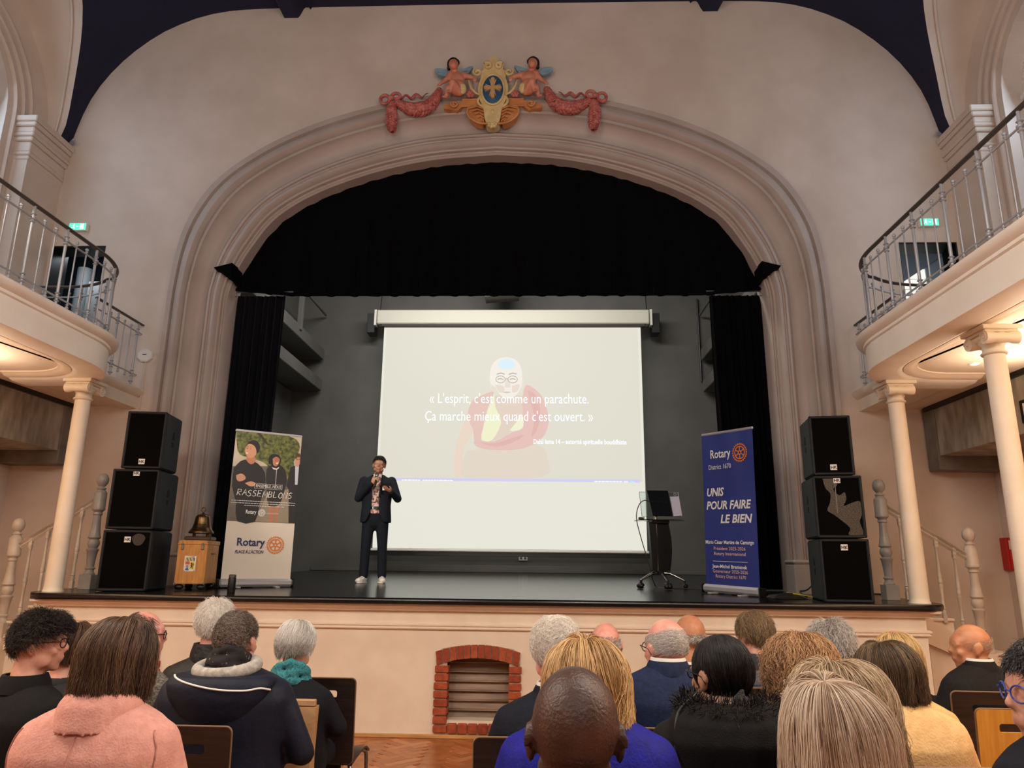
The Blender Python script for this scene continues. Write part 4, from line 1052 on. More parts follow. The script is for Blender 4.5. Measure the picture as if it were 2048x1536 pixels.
for x0_, x1_, dp in ((-.135, -.045, -.03), (-.035, .115, .0)):
    rings = []
    for j in range(13):
        q = j / 12; z = .20 + .60 * q; bow = .035 * math.sin(PI * q)
        a_, b_ = x0_ + (.03 if x0_ < -.1 else .0) * (1 - q), x1_ + bow * (1 if x1_ > 0 else .2)
        rings.append([(a_, dp - .05, z), (b_, dp - .05, z), (b_, dp + .05, z), (a_, dp + .05, z)])
    MB().loft(rings).build('column_panel', blk_, le, 40)
MB().box((-.04, -.02, .5), (.02, .10, .6), .006).build('column_rod', M_STEEL, le)
MB().box((.0, -.03, .82), (.56, .32, .010), .004).build('glass_shelf', GLS, le)
MB().box((.01, -.02, .80), (.22, .16, .04), .01).build('shelf_bracket', M_BLACK, le)
MT = Matrix.Translation((0, -.08, .87)) @ Matrix.Rotation(A(-22), 4, 'X')
MB().box((.03, .0, .165), (.50, .008, .34), .003, MT).build('reading_board', GLS, le)
MB().tube([MT @ Vector(p) for p in ((-.22, 0, 0), (-.22, 0, .335), (.28, 0, .335), (.28, 0, 0))], .004, 6).build('board_edge', M_SILV, le)
MB().tube([(-.035, -.02, .80), (-.035, -.03, .90), (-.03, -.015, .985)], [.022, .02, .014], 12).build('stem', M_CHROME, le, 60)
lap = tag(MB().prism([(-.125, .345), (.145, .345), (.16, .0), (-.09, .0)], -.026, -.006, (), Matrix.Translation((2.09, 9.30, zf(9.3))) @ Matrix.Rotation(A(4), 4, 'Z') @ MT).build('screen_back', blk_), 'black tablet screen back resting on the lectern reading board', 'tablet')
for k in range(5): MB().box((-.065 + k * .042, -.028, .185), (.02, .004, .018), .003, Matrix.Translation((2.09, 9.30, zf(9.3))) @ Matrix.Rotation(A(4), 4, 'Z') @ MT).build('port', mat('port_hole', (3, 3, 3), .9), lap)
pap = tag(MB().prism([(.165, .27), (.28, .275), (.285, .01), (.175, .0)], -.009, -.0055, (), Matrix.Translation((2.09, 9.30, zf(9.3))) @ Matrix.Rotation(A(4), 4, 'Z') @ MT).build('paper_sheet', mat('sheet_paper', (206, 200, 214), .6)), 'white sheet of notes on the right of the lectern board', 'paper')
rg = MB().tube([Matrix.Translation((2.09, 9.30, zf(9.3))) @ Matrix.Rotation(A(4), 4, 'Z') @ MT @ Vector((.235 + .016 * math.cos(q), -.008, .305 + .016 * math.sin(q))) for q in [2 * PI * k / 16 for k in range(17)]], .003, 6)
o = rg.build('cable_grommet', M_SILV); o.parent = le; o.matrix_parent_inverse = (Matrix.Translation(le.location) @ le.rotation_euler.to_matrix().to_4x4()).inverted()
for a_ in (lap, pap): pass
cb = [(1.96, 9.12, 2.30), (1.90, 9.10, 2.31), (1.84, 9.10, 2.27), (1.80, 9.10, 2.17), (1.80, 9.12, 2.05), (1.85, 9.15, 1.85), (1.92, 9.2, 1.62), (1.98, 9.3, 1.45), (2.03, 9.45, 1.33), (2.1, 9.5, 1.26), (2.35, 9.2, 1.262), (2.7, 9.0, 1.258), (2.95, 8.85, 1.256)]
tag(MB().tube(spline(cb, 6), .006, 6).build('cable', mat('grey_cable', (60, 58, 56), .5), None, 60), 'thin dark cable looping from the lectern board down to the stage floor', 'cable')
bx = thing('shelf_box', 'small black receiver box lying on the left end of the lectern glass shelf', 'box', (1.87, 9.22, zf(9.3) + .832)); MB().box((0, 0, .012), (.07, .06, .024), .004).build('case', M_BLACK, bx); MB().box((0.02, -.031, .012), (.01, .002, .006)).build('light', M_WHITE, bx)

# --- small things on the stage
th = thing('thermos', 'black thermos flask standing on the stage edge before the photo banner', 'flask', (-2.44, 7.30, zf(7.3)))
MB().lathe([(.034, 0), (.037, .006), (.037, .135), (.033, .148)], 20).build('flask_body', M_BLACK, th, 40)
MB().lathe([(.033, .148), (.035, .15), (.035, .172), (.028, .178)], 20).build('lid', mat('steel_lid', (120, 118, 114), .3, metal=.8), th, 40)
yc = thing('cable_wedge', 'black floor wedge with yellow cable tape between the blue banner and right speakers', 'cable cover', (3.10, 7.62, zf(7.7)))
MB().loft([[(-.2, -.12, 0), (-.2, .14, 0), (-.17, .12, .03), (-.14, -.06, .035)], [(.0, -.16, 0), (.0, .16, 0), (.0, .13, .05), (0, -.08, .055)], [(.14, -.12, 0), (.14, .14, 0), (.1, .12, .01), (.1, -.08, .01)]]).build('wedge', M_BLACK, yc, 30)
MB().loft([[(.0, -.1, .045), (.0, .1, .05), (0, .1, .058), (0, -.1, .054)], [(.12, -.06, .03), (.12, .14, .03), (.12, .14, .038), (.12, -.06, .038)], [(.22, -.02, .012), (.22, .10, .012), (.22, .1, .02), (.22, -.02, .02)]]).build('tape', mat('yellow_tape', (222, 206, 40), .5), yc, 40)
tag(MB().tube(spline([(3.30, 7.7, zf(7.7) + .012), (3.28, 7.75, zf(7.7) + .03), (3.30, 7.9, zf(7.7) + .06), (3.36, 7.85, zf(7.7) + .08), (3.40, 7.62, zf(7.7) + .2)], 5), .008, 6).build('speaker_cable', M_BLACK, None, 60), 'black cable from the yellow tape up to the right speaker stack', 'cable')
# ================================================================ CREST OVER THE ARCH
# relief coordinates: u to the right and v up, in metres, from the centre of the shield
CR = (-.045, 8.60, 7.73)
CRM = mat('crest_cream', (232, 206, 150), .55, noise=9, col2=(214, 184, 124)); ORA = mat('crest_orange', (216, 150, 92), .55, noise=8, col2=(196, 126, 70))
PNK = mat('crest_pink', (206, 122, 108), .6, noise=14, col2=(170, 84, 76)); FLS = mat('crest_flesh', (222, 146, 116), .5, noise=5, col2=(206, 126, 98))
BLU = mat('crest_blue', (36, 86, 122), .5); WNG = mat('crest_wing', (150, 176, 190), .6, noise=10, col2=(128, 156, 172)); TAN = mat('crest_tan', (206, 160, 110), .5)
BLH = mat('crest_black', (22, 18, 18), .5)
k_ = .00192
U = lambda xc: (xc - 999) * .00166
V = lambda yc: (352 - yc) * k_
cr = thing('cartouche', 'cream cartouche with a tan cross on a blue oval shield over the proscenium arch', 'crest', CR)
half = [(995, 72), (1022, 84), (1040, 108), (1034, 126), (1064, 128), (1084, 150), (1078, 182), (1092, 190), (1104, 215), (1100, 250), (1116, 300), (1122, 350), (1112, 400), (1100, 440), (1080, 480), (1068, 520), (1064, 560), (1052, 600), (1030, 616), (999, 622)]
hp = [(U(x), V(y)) for x, y in half]; outl = hp + [(-x, z) for x, z in hp[::-1][1:-1]]
MB().prism(sm(outl, 2), -.10, .10).build('plaque', CRM, cr, 40)
def oval(rx, rz, n=32): return [(rx * math.cos(2 * PI * k / n), V(352) + rz * math.sin(2 * PI * k / n)) for k in range(n)]
pp = MB(); 
ring = []
for k in range(33):
    t = 2 * PI * k / 32; ring.append((.152 * math.cos(t), -.115, V(352) + .232 * math.sin(t)))
MB().tube(ring, .016, 8).build('shield_rim', CRM, cr, 60)
MB().ell((0, -.095, V(352)), (.146, .045, .226), n=32, m=16).build('shield', BLU, cr, 180)
arms = []
for q in range(4):
    t = PI / 2 * q; L = (.118, .155, .118, .155)[q]
    for r_, o_ in ((.024, .022), (L * .62, .020), (L * .78, .045), (L * .88, .05), (L * .9, .028), (L * 1.03, 0.0), (L * .9, -.028), (L * .88, -.05), (L * .78, -.045), (L * .62, -.020), (.024, -.022)):
        arms.append((r_ * math.cos(t) - o_ * math.sin(t), V(352) + r_ * math.sin(t) + o_ * math.cos(t)))
cl = []
for p in arms:
    if not cl or math.dist(cl[-1], p) > .004: cl.append(p)
cl = sorted(cl, key=lambda p: 0) if False else cl
ctr = V(352)
cl.sort(key=lambda p: math.atan2(p[1] - ctr, p[0]))
MB().prism(cl, -.165, -.12).build('cross', TAN, cr)
for s in (-1, 1):
    # crown scrolls, side scrolls, lower horns
    def spiral(cx, cy, r0, turns, dirn, n=26): return [(s * (U(cx) + (r0 * (1 - .8 * k / n)) * math.cos(dirn * turns * 2 * PI * k / n + .6)), -.12, V(cy) + (r0 * (1 - .8 * k / n)) * math.sin(dirn * turns * 2 * PI * k / n + .6)) for k in range(n + 1)]
    MB().tube(spiral(1046, 158, .055, 1.3, 1), .020, 8).build('crown_scroll', CRM, cr, 60)
    MB().tube(spiral(1128, 212, .060, 1.2, -1), .018, 8).build('side_scroll', CRM, cr, 60)
    MB().tube(spline([(s * U(1200), -.1, V(262)), (s * U(1180), -.12, V(330)), (s * U(1150), -.12, V(372)), (s * U(1105), -.11, V(392))], 6), [.010 + .012 * math.sin(PI * k / 18) for k in range(19)], 8).build('horn', CRM, cr, 60)
    MB().tube(spline([(s * U(1075), -.08, V(480)), (s * U(1110), -.1, V(462)), (s * U(1120), -.1, V(430)), (s * U(1095), -.1, V(400))], 5), .018, 8).build('side_leaf', CRM, cr, 60)
    # orange shell fans
    sh_ = thing('shell_fan', 'orange fluted shell fan under the %s of the cream cartouche' % ('left' if s < 0 else 'right'), 'ornament', CR)
    fan = [(1068, 480), (1130, 470), (1196, 476), (1204, 510), (1180, 552), (1130, 585), (1080, 598), (1066, 560)]
    MB().prism([(s * U(x), V(y)) for x, y in fan][::s], -.05, .10).build('shell', ORA, sh_, 30)
    for j in range(5):
        t = j / 4; a_ = (s * U(1070), -.06, V(488 + 100 * t)); b_ = (s * U(1192 - 95 * t), -.06, V(482 + 105 * t - 20 * t * (1 - t)))
        MB().tube([a_, ((a_[0] + b_[0]) / 2, -.085, (a_[2] + b_[2]) / 2 + .02), b_], .015, 6).build('flute', ORA, sh_, 60)
    MB().tube(spline([(s * U(1195), -.06, V(470)), (s * U(1208), -.07, V(510)), (s * U(1180), -.07, V(560)), (s * U(1110), -.07, V(600)), (s * U(1040), -.07, V(608))], 6), .016, 8).build('shell_rim', ORA, sh_, 60)
    # scrolled bracket seat
    br = thing('scroll_bracket', 'orange scrolled bracket carrying the %s cherub' % ('left' if s < 0 else 'right'), 'ornament', CR)
    MB().prism([(s * U(x), V(y)) for x, y in [(1105, 415), (1240, 415), (1270, 432), (1392, 446), (1396, 480), (1330, 490), (1290, 498), (1255, 470), (1230, 460), (1105, 462)]][::s], -.06, .10).build('bracket', ORA, br, 30)
    MB().tube(spiral(1308, 466, .052, 1.4, -1), .014, 8).build('scroll', ORA, br, 60)
    for yy, rr in ((410, .016), (462, .014)): MB().tube([(s * U(1100), -.06, V(yy)), (s * U(1250), -.06, V(yy + 2))], rr, 8).build('bead', ORA, br, 60)
    ros = MB()
    for k in range(6): t = PI / 3 * k; ros.ell((s * U(1180) + .035 * math.cos(t), -.12, V(388) + .035 * math.sin(t)), (.026, .02, .026), n=8, m=6)
    ros.ell((s * U(1180), -.135, V(388)), (.022, .018, .022), n=8, m=6)
    tag(ros.build('rosette', PNK, None, 180, CR), 'pink rosette between the cartouche and the %s cherub' % ('left' if s < 0 else 'right'), 'ornament')
# keystone rosette at the foot
ro = MB()
for k in range(7): t = 2 * PI * k / 7; ro.ell((.045 * math.cos(t), -.1, V(628) + .03 * math.sin(t)), (.028, .03, .024), n=8, m=6)
ro.ell((0, -.12, V(628)), (.03, .03, .024), n=10, m=6).ell((0, -.09, V(520)), (.03, .03, .04), n=8, m=6)
ro.build('foot_rosette', CRM, cr, 180)

def cherub(s, label):
    t = thing('cherub', label, 'cherub', CR)
    P = lambda x, y, d=-.16: Vector((s * U(x), d, V(y)))
    b = MB()
    b.ell(P(1322, 168, -.17), (.068, .075, .085), n=18, m=12)            # head
    b.ell(P(1318, 190, -.21), (.05, .05, .055)); b.ell(P(1316, 178, -.245), (.012, .016, .02)); b.ell(P(1304, 198, -.225), (.02, .02, .014))
    for dx in (-18, 14): b.ell(P(1316 + dx, 168, -.232), (.012, .008, .008))
    b.cap(P(1312, 205, -.14), P(1296, 235, -.13), .034, .042)
    b.cap(P(1240, 245, -.13), P(1350, 240, -.13), .05, .052)                # shoulders
    b.ell(P(1290, 275, -.14), (.105, .075, .10)); b.ell(P(1282, 335, -.15), (.098, .08, .085)); b.ell(P(1280, 372, -.13), (.10, .08, .05))
    b.cap(P(1232, 248, -.14), P(1178, 268, -.16), .040, .032); b.cap(P(1178, 268, -.16), P(1148, 282, -.17), .030, .022)
    b.ell(P(1140, 290, -.17), (.026, .022, .03))
    for j in range(4): b.cap(P(1132 + j * 8, 296, -.185), P(1130 + j * 8, 312, -.18), .007, n=6, m=2)
    b.cap(P(1155, 288, -.19), P(1160, 300, -.195), .008, n=6, m=2)
    b.cap(P(1352, 250, -.14), P(1392, 292, -.15), .040, .032); b.cap(P(1392, 292, -.15), P(1418, 318, -.17), .030, .022); b.ell(P(1428, 326, -.17), (.028, .022, .026))
    for j in range(4): b.cap(P(1432 + j * 5, 322 + j * 5, -.185), P(1446 + j * 4, 330 + j * 6, -.18), .007, n=6, m=2)
    b.cap(P(1300, 380, -.16), P(1352, 388, -.24), .058, .046); b.cap(P(1352, 388, -.24), P(1372, 440, -.20), .042, .026); b.cap(P(1372, 440, -.2), P(1392, 452, -.24), .024, .018)
    b.cap(P(1270, 385, -.16), P(1318, 350, -.27), .060, .046); b.cap(P(1318, 350, -.27), P(1336, 412, -.24), .042, .026); b.cap(P(1336, 412, -.24), P(1352, 425, -.28), .024, .018)
    put('body', remesh(b, .011, 3), t, 180).data.materials.append(FLS)
    h = MB()
    h.ell(P(1324, 150, -.155), (.078, .082, .072), n=16, m=10)
    for j in range(14):
        a_ = 2 * PI * j / 14; h.ell(P(1324 + 38 * math.cos(a_), 150 - 24 * math.sin(a_), -.165), (.026, .03, .024), n=8, m=6)
    for yy in (165, 190): h.ell(P(1362, yy, -.15), (.03, .04, .03), n=8, m=6)
    put('hair', remesh(h, .011, 1), t, 180).data.materials.append(BLH)
    for wx in ((1278, 1180, 1176, 1210, 1255), (1378, 1420, 1486, 1470, 1400)):
        x0, x1, x2, x3, x4 = wx
        wp_ = [(x0, 172), (x1, 140) if x1 < 1300 else (x1, 158), (x2, 158), (x3, 200), (x4, 222), (x0, 205)]
        MB().prism(sm([(s * U(x), V(y)) for x, y in wp_], 4)[::1], -.07, -.03).build('wing', WNG, t, 40)
        for j in range(3):
            q = (j + 1) / 4; MB().tube([(s * U(x0 + (x2 - x0) * .15), -.075, V(178 + 10 * j)), (s * U(x0 + (x2 - x0) * (.85 - .1 * j)), -.075, V(168 + 16 * j))], .008, 6).build('feather', WNG, t, 60)
    d = MB(); d.ell(P(1245, 368, -.17), (.06, .05, .075), n=12, m=8); d.cap(P(1235, 350, -.18), P(1240, 395, -.18), .035, .03); d.cap(P(1250, 345, -.2), P(1330, 340, -.14), .02, .018)
    put('drape', remesh(d, .011, 2), t, 180).data.materials.append(CRM)
cherub(1, 'right winged cherub with black hair seated beside the cartouche'); cherub(-1, 'left winged cherub with black hair seated beside the cartouche')
def leafrope(pts, r0, seed, par):
    rr = random.Random(seed); path = spline(pts, 7); core = MB().tube(path, [x * .8 for x in r0(len(path))], 8); core.build('core', mat('garland_core', (120, 54, 50), .8), par, 60)  # core coloured darker to paint the shade between the leaves
    rad = r0(len(path))
    for i in range(1, len(path) - 1, 1):
        d = (Vector(path[i + 1]) - Vector(path[i - 1])).normalized()
        for k in range(5):
            t = k * PI * .4 + (i % 2) * PI / 5 + rr.uniform(-.15, .15)
            n1 = d.orthogonal().normalized(); n2 = d.cross(n1); c = Vector(path[i]) + (n1 * math.cos(t) + n2 * math.sin(t)) * rad[i] * .86
            if c.y > -.0 + CR[1] * 0 + .02: continue
            b = MB().ell((0, 0, 0), (rad[i] * .20, rad[i] * .46, rad[i] * .62), n=7, m=5)
            q = Matrix((n1, n2, d)).transposed().to_4x4() @ Matrix.Rotation(t, 4, 'Z') @ Matrix.Rotation(.42 + rr.uniform(-.25, .25), 4, 'Y') @ Matrix.Rotation(rr.uniform(-.4, .4), 4, 'X'); b.v = [tuple(Matrix.Translation(c) @ q @ Vector(p)) for p in b.v]
            b.build('leaf', PNK, par, 180)
for s, side in ((-1, 'left'), (1, 'right')):
    g = thing('garland', 'pink leaf garland with a bow and hanging end on the %s of the crest' % side, 'garland', CR)
    P = lambda x, y, d=-.08: (s * U(x), d, V(y))
    leafrope([P(1430, 330), P(1460, 390), P(1500, 450), P(1570, 488), P(1650, 492), P(1720, 468), P(1790, 430)], lambda n: [.028 + .055 * math.sin(PI * min(1, (k + 3) / (n + 4))) for k in range(n)], 3, g)
    leafrope([P(1815, 440), P(1822, 500), P(1818, 570), P(1812, 630), P(1806, 670)], lambda n: [.05 + .024 * math.sin(PI * k / n) - .03 * (k / n) ** 3 for k in range(n)], 5, g)
    MB().tube([P(1880 + 36 * math.cos(q), 418 + 34 * math.sin(q), -.1) for q in [2 * PI * k / 16 for k in range(17)]], .026, 8, sc=(1, .8)).build('bow_loop', PNK, g, 60)
    MB().tube([P(1790 + 34 * math.cos(q), 392 + 24 * math.sin(q), -.1) for q in [2 * PI * k / 16 for k in range(17)]], .022, 8).build('bow_loop', PNK, g, 60)
    MB().ell(P(1828, 412, -.12), (.045, .04, .04), n=12, m=8).build('knot', PNK, g, 180)
    MB().tube([P(1770 - 13 * k, 388 + 13 * math.sin(k * .95) - k * .9, -.06 + .02 * math.cos(k * .95)) for k in range(19)], [.026 - .0006 * k for k in range(19)], 6, sc=(1, .45)).build('ribbon', PNK, g, 60)
# ================================================================ PEOPLE
def skin(name, col, col2, rough=.45): return mat(name, col, rough, noise=18, col2=col2, bump=(90, .08), fac=(.3, .7))
SKF = skin('skin_fair', (226, 170, 146), (206, 142, 120)); SKP = skin('skin_pink', (232, 168, 150), (216, 138, 122), .35)
SKT = skin('skin_tan', (204, 142, 104), (186, 120, 84)); SKD = mat('skin_deep', (86, 55, 43), .42, noise=14, col2=(58, 37, 30), bump=(160, .28), fac=(.3, .7))
SKO = skin('skin_olive', (196, 146, 116), (172, 120, 92))

def cloth_mat(name, col, col2=None, sc=60, rough=.85, bump=.25, stretch=(1, 1, 1)):
    return mat(name, col, rough, noise=sc, col2=col2 or tuple(max(0, int(c * .82)) for c in col), bump=(sc * 4, bump), spec=.25, stretch=stretch)

def hair_mat(name, a, b, c, rough=.4):
    """strand material: tone attribute runs through three colours"""
    if name in _M: return _M[name]
    m = bpy.data.materials.new(name); m.use_nodes = True; _M[name] = m; nt = m.node_tree; bs = nt.nodes['Principled BSDF']
    at = nt.nodes.new('ShaderNodeAttribute'); at.attribute_name = 'tone'
    rp = nt.nodes.new('ShaderNodeValToRGB'); e = rp.color_ramp.elements
    e[0].position = .1; e[0].color = (*rgb(a), 1); e[1].position = .95; e[1].color = (*rgb(c), 1); x = e.new(.5); x.color = (*rgb(b), 1)
    nt.links.new(at.outputs['Fac'], rp.inputs[0]); nt.links.new(rp.outputs[0], bs.inputs['Base Color'])
    bs.inputs['Roughness'].default_value = rough; bs.inputs['Specular IOR Level'].default_value = .35
    return m

HR = np.array([.079, .099, .096]); HC = np.array([0, -.010, .024])     # skull radii and centre, in head units


def hairdo(par, st, seed, hs, HM, near):
    """shell plus strands. st: dict with below-equator reach by side (back, side, front in degrees), hang (m), th, n, ..."""
    rng = np.random.default_rng(seed)
    ab, as_, af = st.get('reach', (118, 100, 55)); hang = st.get('hang', 0.0); hangf = st.get('hang_front', hang * .8); th = st.get('th', .014); amin = st.get('amin', 0)
    tilt = math.radians(st.get('tilt', -14)); wav = st.get('wave', 0.0); puff = st.get('puff', 0.0); flare = st.get('flare', 0.0); taper = st.get('taper', .6)
    ct, sn = math.cos(tilt), math.sin(tilt)
    def prof(phi):      # phi: 0 front, pi back
        c = np.cos(phi); w = np.clip(-c, 0, 1); f = np.clip(c, 0, 1) ** .8
        ae = np.radians(as_ + (ab - as_) * w + (af - as_) * f)
        am = np.radians(amin * (1.0 + 0 * c)) if np.isscalar(amin) else np.radians(amin[1] + (amin[0] - amin[1]) * w + (amin[2] - amin[1]) * f)
        hg = np.where(c > .62, 0.0, np.where(c > 0.1, hangf, hang))
        return ae, am + 0 * c, hg
    def pos(al, phi, t, drop):
        x = np.sin(al) * np.sin(phi); y = np.sin(al) * np.cos(phi); z = np.cos(al)
        y2, z2 = y * ct - z * sn, y * sn + z * ct
        lift = 1 + puff * np.clip(z2 + .35, 0, 1)
        k = 1.0 + flare * drop - taper * drop * drop * 4
        P = np.stack([(HR[0] + t) * x * lift * k + st.get('part', 0.0) * np.clip(z2, 0, 1) ** 3, (HR[1] + t) * y2 * lift * k + (-.01) * (1 - k), (HR[2] + t) * z2 * lift - drop], -1) + HC
        return P
    # shell
    nphi, ns = 44, 16; ph = np.linspace(0, 2 * PI, nphi, endpoint=False); ae, am, hg = prof(ph); outer = []
    for j in range(ns + 1):
        q = j / ns; L1 = (ae - am) * .092; tot = L1 + hg * .97; l = q * tot; al = np.where(l < L1, am + l / .092, ae); dr = np.where(l < L1, 0, l - L1)
        lump = 1 + st.get('lump', .045) * (np.sin(ph * 7 + seed) + .6 * np.sin(ph * 13 + 2 * seed + q * 4))
        outer.append(pos(al, ph, th * .62 * lump * min(1, .35 + q * 3), dr))
    inner = [pos(np.where((q * (L1 + hg)) < L1, am + q * (L1 + hg) / .092, ae), ph, -.004, np.where(q * (L1 + hg) < L1, 0, q * (L1 + hg) - L1)) for q in [j / ns for j in range(ns + 1)]]
    rings = [list(map(tuple, r)) for r in outer] + [list(map(tuple, r)) for r in inner[::-1]]
    mb = MB(); mb.loft([[tuple(HM @ Vector(p)) for p in r] for r in rings], cap=False)
    n_, L_ = nphi, len(rings)
    mb.f += [((L_ - 1) * n_ + k, (L_ - 1) * n_ + (k + 1) % n_, (k + 1) % n_, k) for k in range(n_)]
    a, b, c = st['col']
    if st.get('shell', True): sm_ = mat('hair_shell_%d_%d_%d' % b, tuple(int(.5 * (p + q)) for p, q in zip(a, b)), .6, noise=60, col2=a, stretch=(2, 2, .25))
    sh_ = mb.build('hair', sm_, par, 180) if st.get('shell', True) else None
    # strands
    n = int(st.get('n', 2500) * near); npt = st.get('pts', 9); ln = st.get('len', None); curl = st.get('curl', 0); frizz = st.get('frizz', .004); stand = st.get('stand', 0)
    phi = rng.uniform(0, 2 * PI, n)
    if st.get('back_bias', True): phi = np.where(rng.random(n) < .25, rng.normal(PI, .9, n), phi)
    if not st.get('shell', True): phi = rng.uniform(1.15, 2 * PI - 1.15, n)
    ae, am, hg = prof(phi)
    u = rng.random(n); a0 = np.arccos(np.clip(np.cos(am) + (np.cos(ae) - np.cos(am)) * u, -1, 1))
    if not st.get('shell', True):
        kp = rng.random(n) < np.clip((a0 - am) / .5, 0, 1) * np.clip((ae - a0) / .25, 0, 1); phi, ae, am, hg, a0, u = (q[kp] for q in (phi, ae, am, hg, a0, u)); n = len(phi)
    if hang > .03: a0 = am + (a0 - am) * rng.uniform(.25, 1, n)
    K = st.get('clumps', 150); ck = np.argmin(np.abs((phi[:, None] - np.linspace(0, 2 * PI, K // 3)[None]) % (2 * PI) + rng.normal(0, .08, K // 3)[None]), 1) * 3 + rng.integers(0, 3, n)
    cr_ = rng.uniform(-1, 1, K + 6); cd_ = rng.normal(0, st.get('lock', .10), K + 6); cl_ = rng.normal(0, 1, K + 6)
    clump = cr_[ck]
    tone = np.clip(.5 + .30 * clump * st.get('streak', 1) + rng.normal(0, .16, n), 0, 1)
    t0 = th * (.55 + .5 * rng.random(n) + .10 * clump)
    L1 = (ae - a0) * .092
    tot = L1 + hg * (1 + rng.normal(0, st.get('rag', .07), n) + .05 * cl_[ck])
    if ln: tot = ln * rng.uniform(.7, 1.25, n)
    pts = np.zeros((n, npt, 3)); px_ = rng.uniform(0, 6.28, n); dphi = rng.normal(0, st.get('stray', .10), n) + st.get('sweep', 0) + cd_[ck]
    for j in range(npt):
        q = j / (npt - 1); l = q * tot; al = np.where(l < L1, a0 + l / .092, ae) if not ln else a0 + l / .1
        dr = np.where(l < L1, 0, l - L1) if not ln else 0 * l
        env = t0 * np.minimum(1, .25 + q * 4) if not ln else t0 * (.4 + .6 * q)
        P = pos(al, phi + dphi * q + wav * .5 * np.sin(q * 9 + clump * 3) * q, env, dr)
        if stand:
            d = P - HC; d = d / np.linalg.norm(d, axis=-1, keepdims=True); P = P + d * (stand * q * rng.uniform(.5, 1.2, n))[:, None]
            P[:, 1] += stand * st.get('fwd', .5) * q
        if curl:
            d = P - HC; d = d / np.linalg.norm(d, axis=-1, keepdims=True)
            tang = np.cross(d, np.array([0, 0, 1.0])); bit = np.cross(d, tang); ph_ = px_ + q * curl
            P = P + (tang * np.sin(ph_)[:, None] + bit * np.cos(ph_)[:, None]) * st.get('curl_r', .012) * min(1, q * 3) + d * (q * st.get('out', .03) * rng.random(n))[:, None]
        P = P + rng.normal(0, frizz, (n, 3)) * q * q
        pts[:, j] = P
    Mh = np.array(HM); pts = pts @ Mh[:3, :3].T + Mh[:3, 3]
    hc = bpy.data.hair_curves.new('strands'); hc.add_curves([npt] * n)
    hc.attributes['position'].data.foreach_set('vector', pts.astype(np.float32).ravel())
    rad = np.tile(np.array([st.get('r', .0006) * hs * (1 - .55 * (j / (npt - 1)) ** 2) for j in range(npt)], np.float32), n)
    ra = hc.attributes.get('radius') or hc.attributes.new('radius', 'FLOAT', 'POINT'); ra.data.foreach_set('value', rad)
    ta = hc.attributes.new('tone', 'FLOAT', 'CURVE'); ta.data.foreach_set('value', tone.astype(np.float32))
    hc.materials.append(hair_mat('hair_%d_%d_%d' % b, a, b, c, st.get('rough', .4)))
    o = bpy.data.objects.new('strands' if sh_ else 'hair', hc); C.objects.link(o); o.parent = sh_ or par; o['kind'] = 'stuff'
    return o


def head_shape(b, HM, ears=True, female=False, jowl=0.0):
    e = lambda c, r, rot=None, n=16, m=10: b.ell(c, r, rot, n, m, HM)
    e((0, -.012, .024), (.077, .096, .094), n=22, m=14)                       # cranium
    e((0, .028, -.030), (.060, .068, .078)); e((0, .040, -.072), (.046, .048, .042)); e((0, .066, -.098), (.022, .020, .018))
    e((0, .066, .030), (.055, .030, .032))                                     # brow and forehead
    for s in (-1, 1):
        e((s * .040, .066, -.030), (.022, .020, .022)); e((s * .050 + s * jowl, .02, -.070), (.018, .045, .030))
        b.cap((s * .052, .078, .012), (s * .014, .092, .014), .0085, .007, n=8, m=2, M=HM)   # brow ridge
        e((s * .032, .084, -.002), (.014, .009, .007)) 
        if ears:
            b.ell((s * .081, -.010, -.008), (.008, .019, .033), (0, 0, s * -.45), 12, 8, HM); b.ell((s * .079, -.004, -.036), (.008, .010, .012), None, 8, 6, HM)
            b.tube([HM @ Vector((s * (.081 + .006 * math.sin(t * .5)), -.013 + .019 * math.cos(t), -.010 + .030 * math.sin(t))) for t in [-.9 + 4.2 * k / 12 for k in range(13)]], .0055, 6)
    b.cap((0, .092, .004), (0, .106, -.024), .008, .011, n=8, m=3, M=HM); e((0, .101, -.029), (.015, .011, .008))       # nose
    b.cap((-.018, .092, -.058), (.018, .092, -.058), .006, n=8, m=2, M=HM); b.cap((-.015, .090, -.068), (.015, .090, -.068), .007, n=8, m=2, M=HM)


def hand(b, w, fwd, up, size=1.0, curl=.5, side=1, spread=.0):
    """palm, five unequal bent fingers and a thumb from the palm's side"""
    w, f, u = Vector(w), Vector(fwd).normalized(), Vector(up).normalized(); u = (u - f * u.dot(f)).normalized(); r = f.cross(u) * side
    k = size
    b.cap(w, w + f * .045 * k, .024 * k, .030 * k, n=12, m=4, sc=(1.25, .62), up=r)
    b.cap(w + f * .04 * k, w + f * .075 * k, .028 * k, .026 * k, n=12, m=4, sc=(1.45, .52), up=r)
    for i, (o, L) in enumerate(((-.030, .070), (-.010, .080), (.010, .074), (.029, .058))):
        p = w + f * .078 * k + r * o * k; a = 0.0; seg = (L * .45, L * .32, L * .26); rad = (.0098, .0088, .0078)
        for s_, q in zip(seg, rad):
            a += curl * (.75 + .1 * i); d = f * math.cos(a) - u * math.sin(a) + r * (o * spread * 8); d.normalize(); nx = p + d * s_ * k
            b.cap(p, nx, q * k, q * .92 * k, n=8, m=3); p = nx
    p = w + f * .022 * k - r * .030 * k; d0 = (f * .75 - r * .65 - u * .25).normalized()
    q = p + d0 * .038 * k; b.cap(p, q, .0135 * k, .011 * k, n=8, m=3); d1 = (f * .92 - r * .10 - u * (.3 + curl * .4)).normalized(); q2 = q + d1 * .032 * k; b.cap(q, q2, .0105 * k, .0088 * k, n=8, m=3)


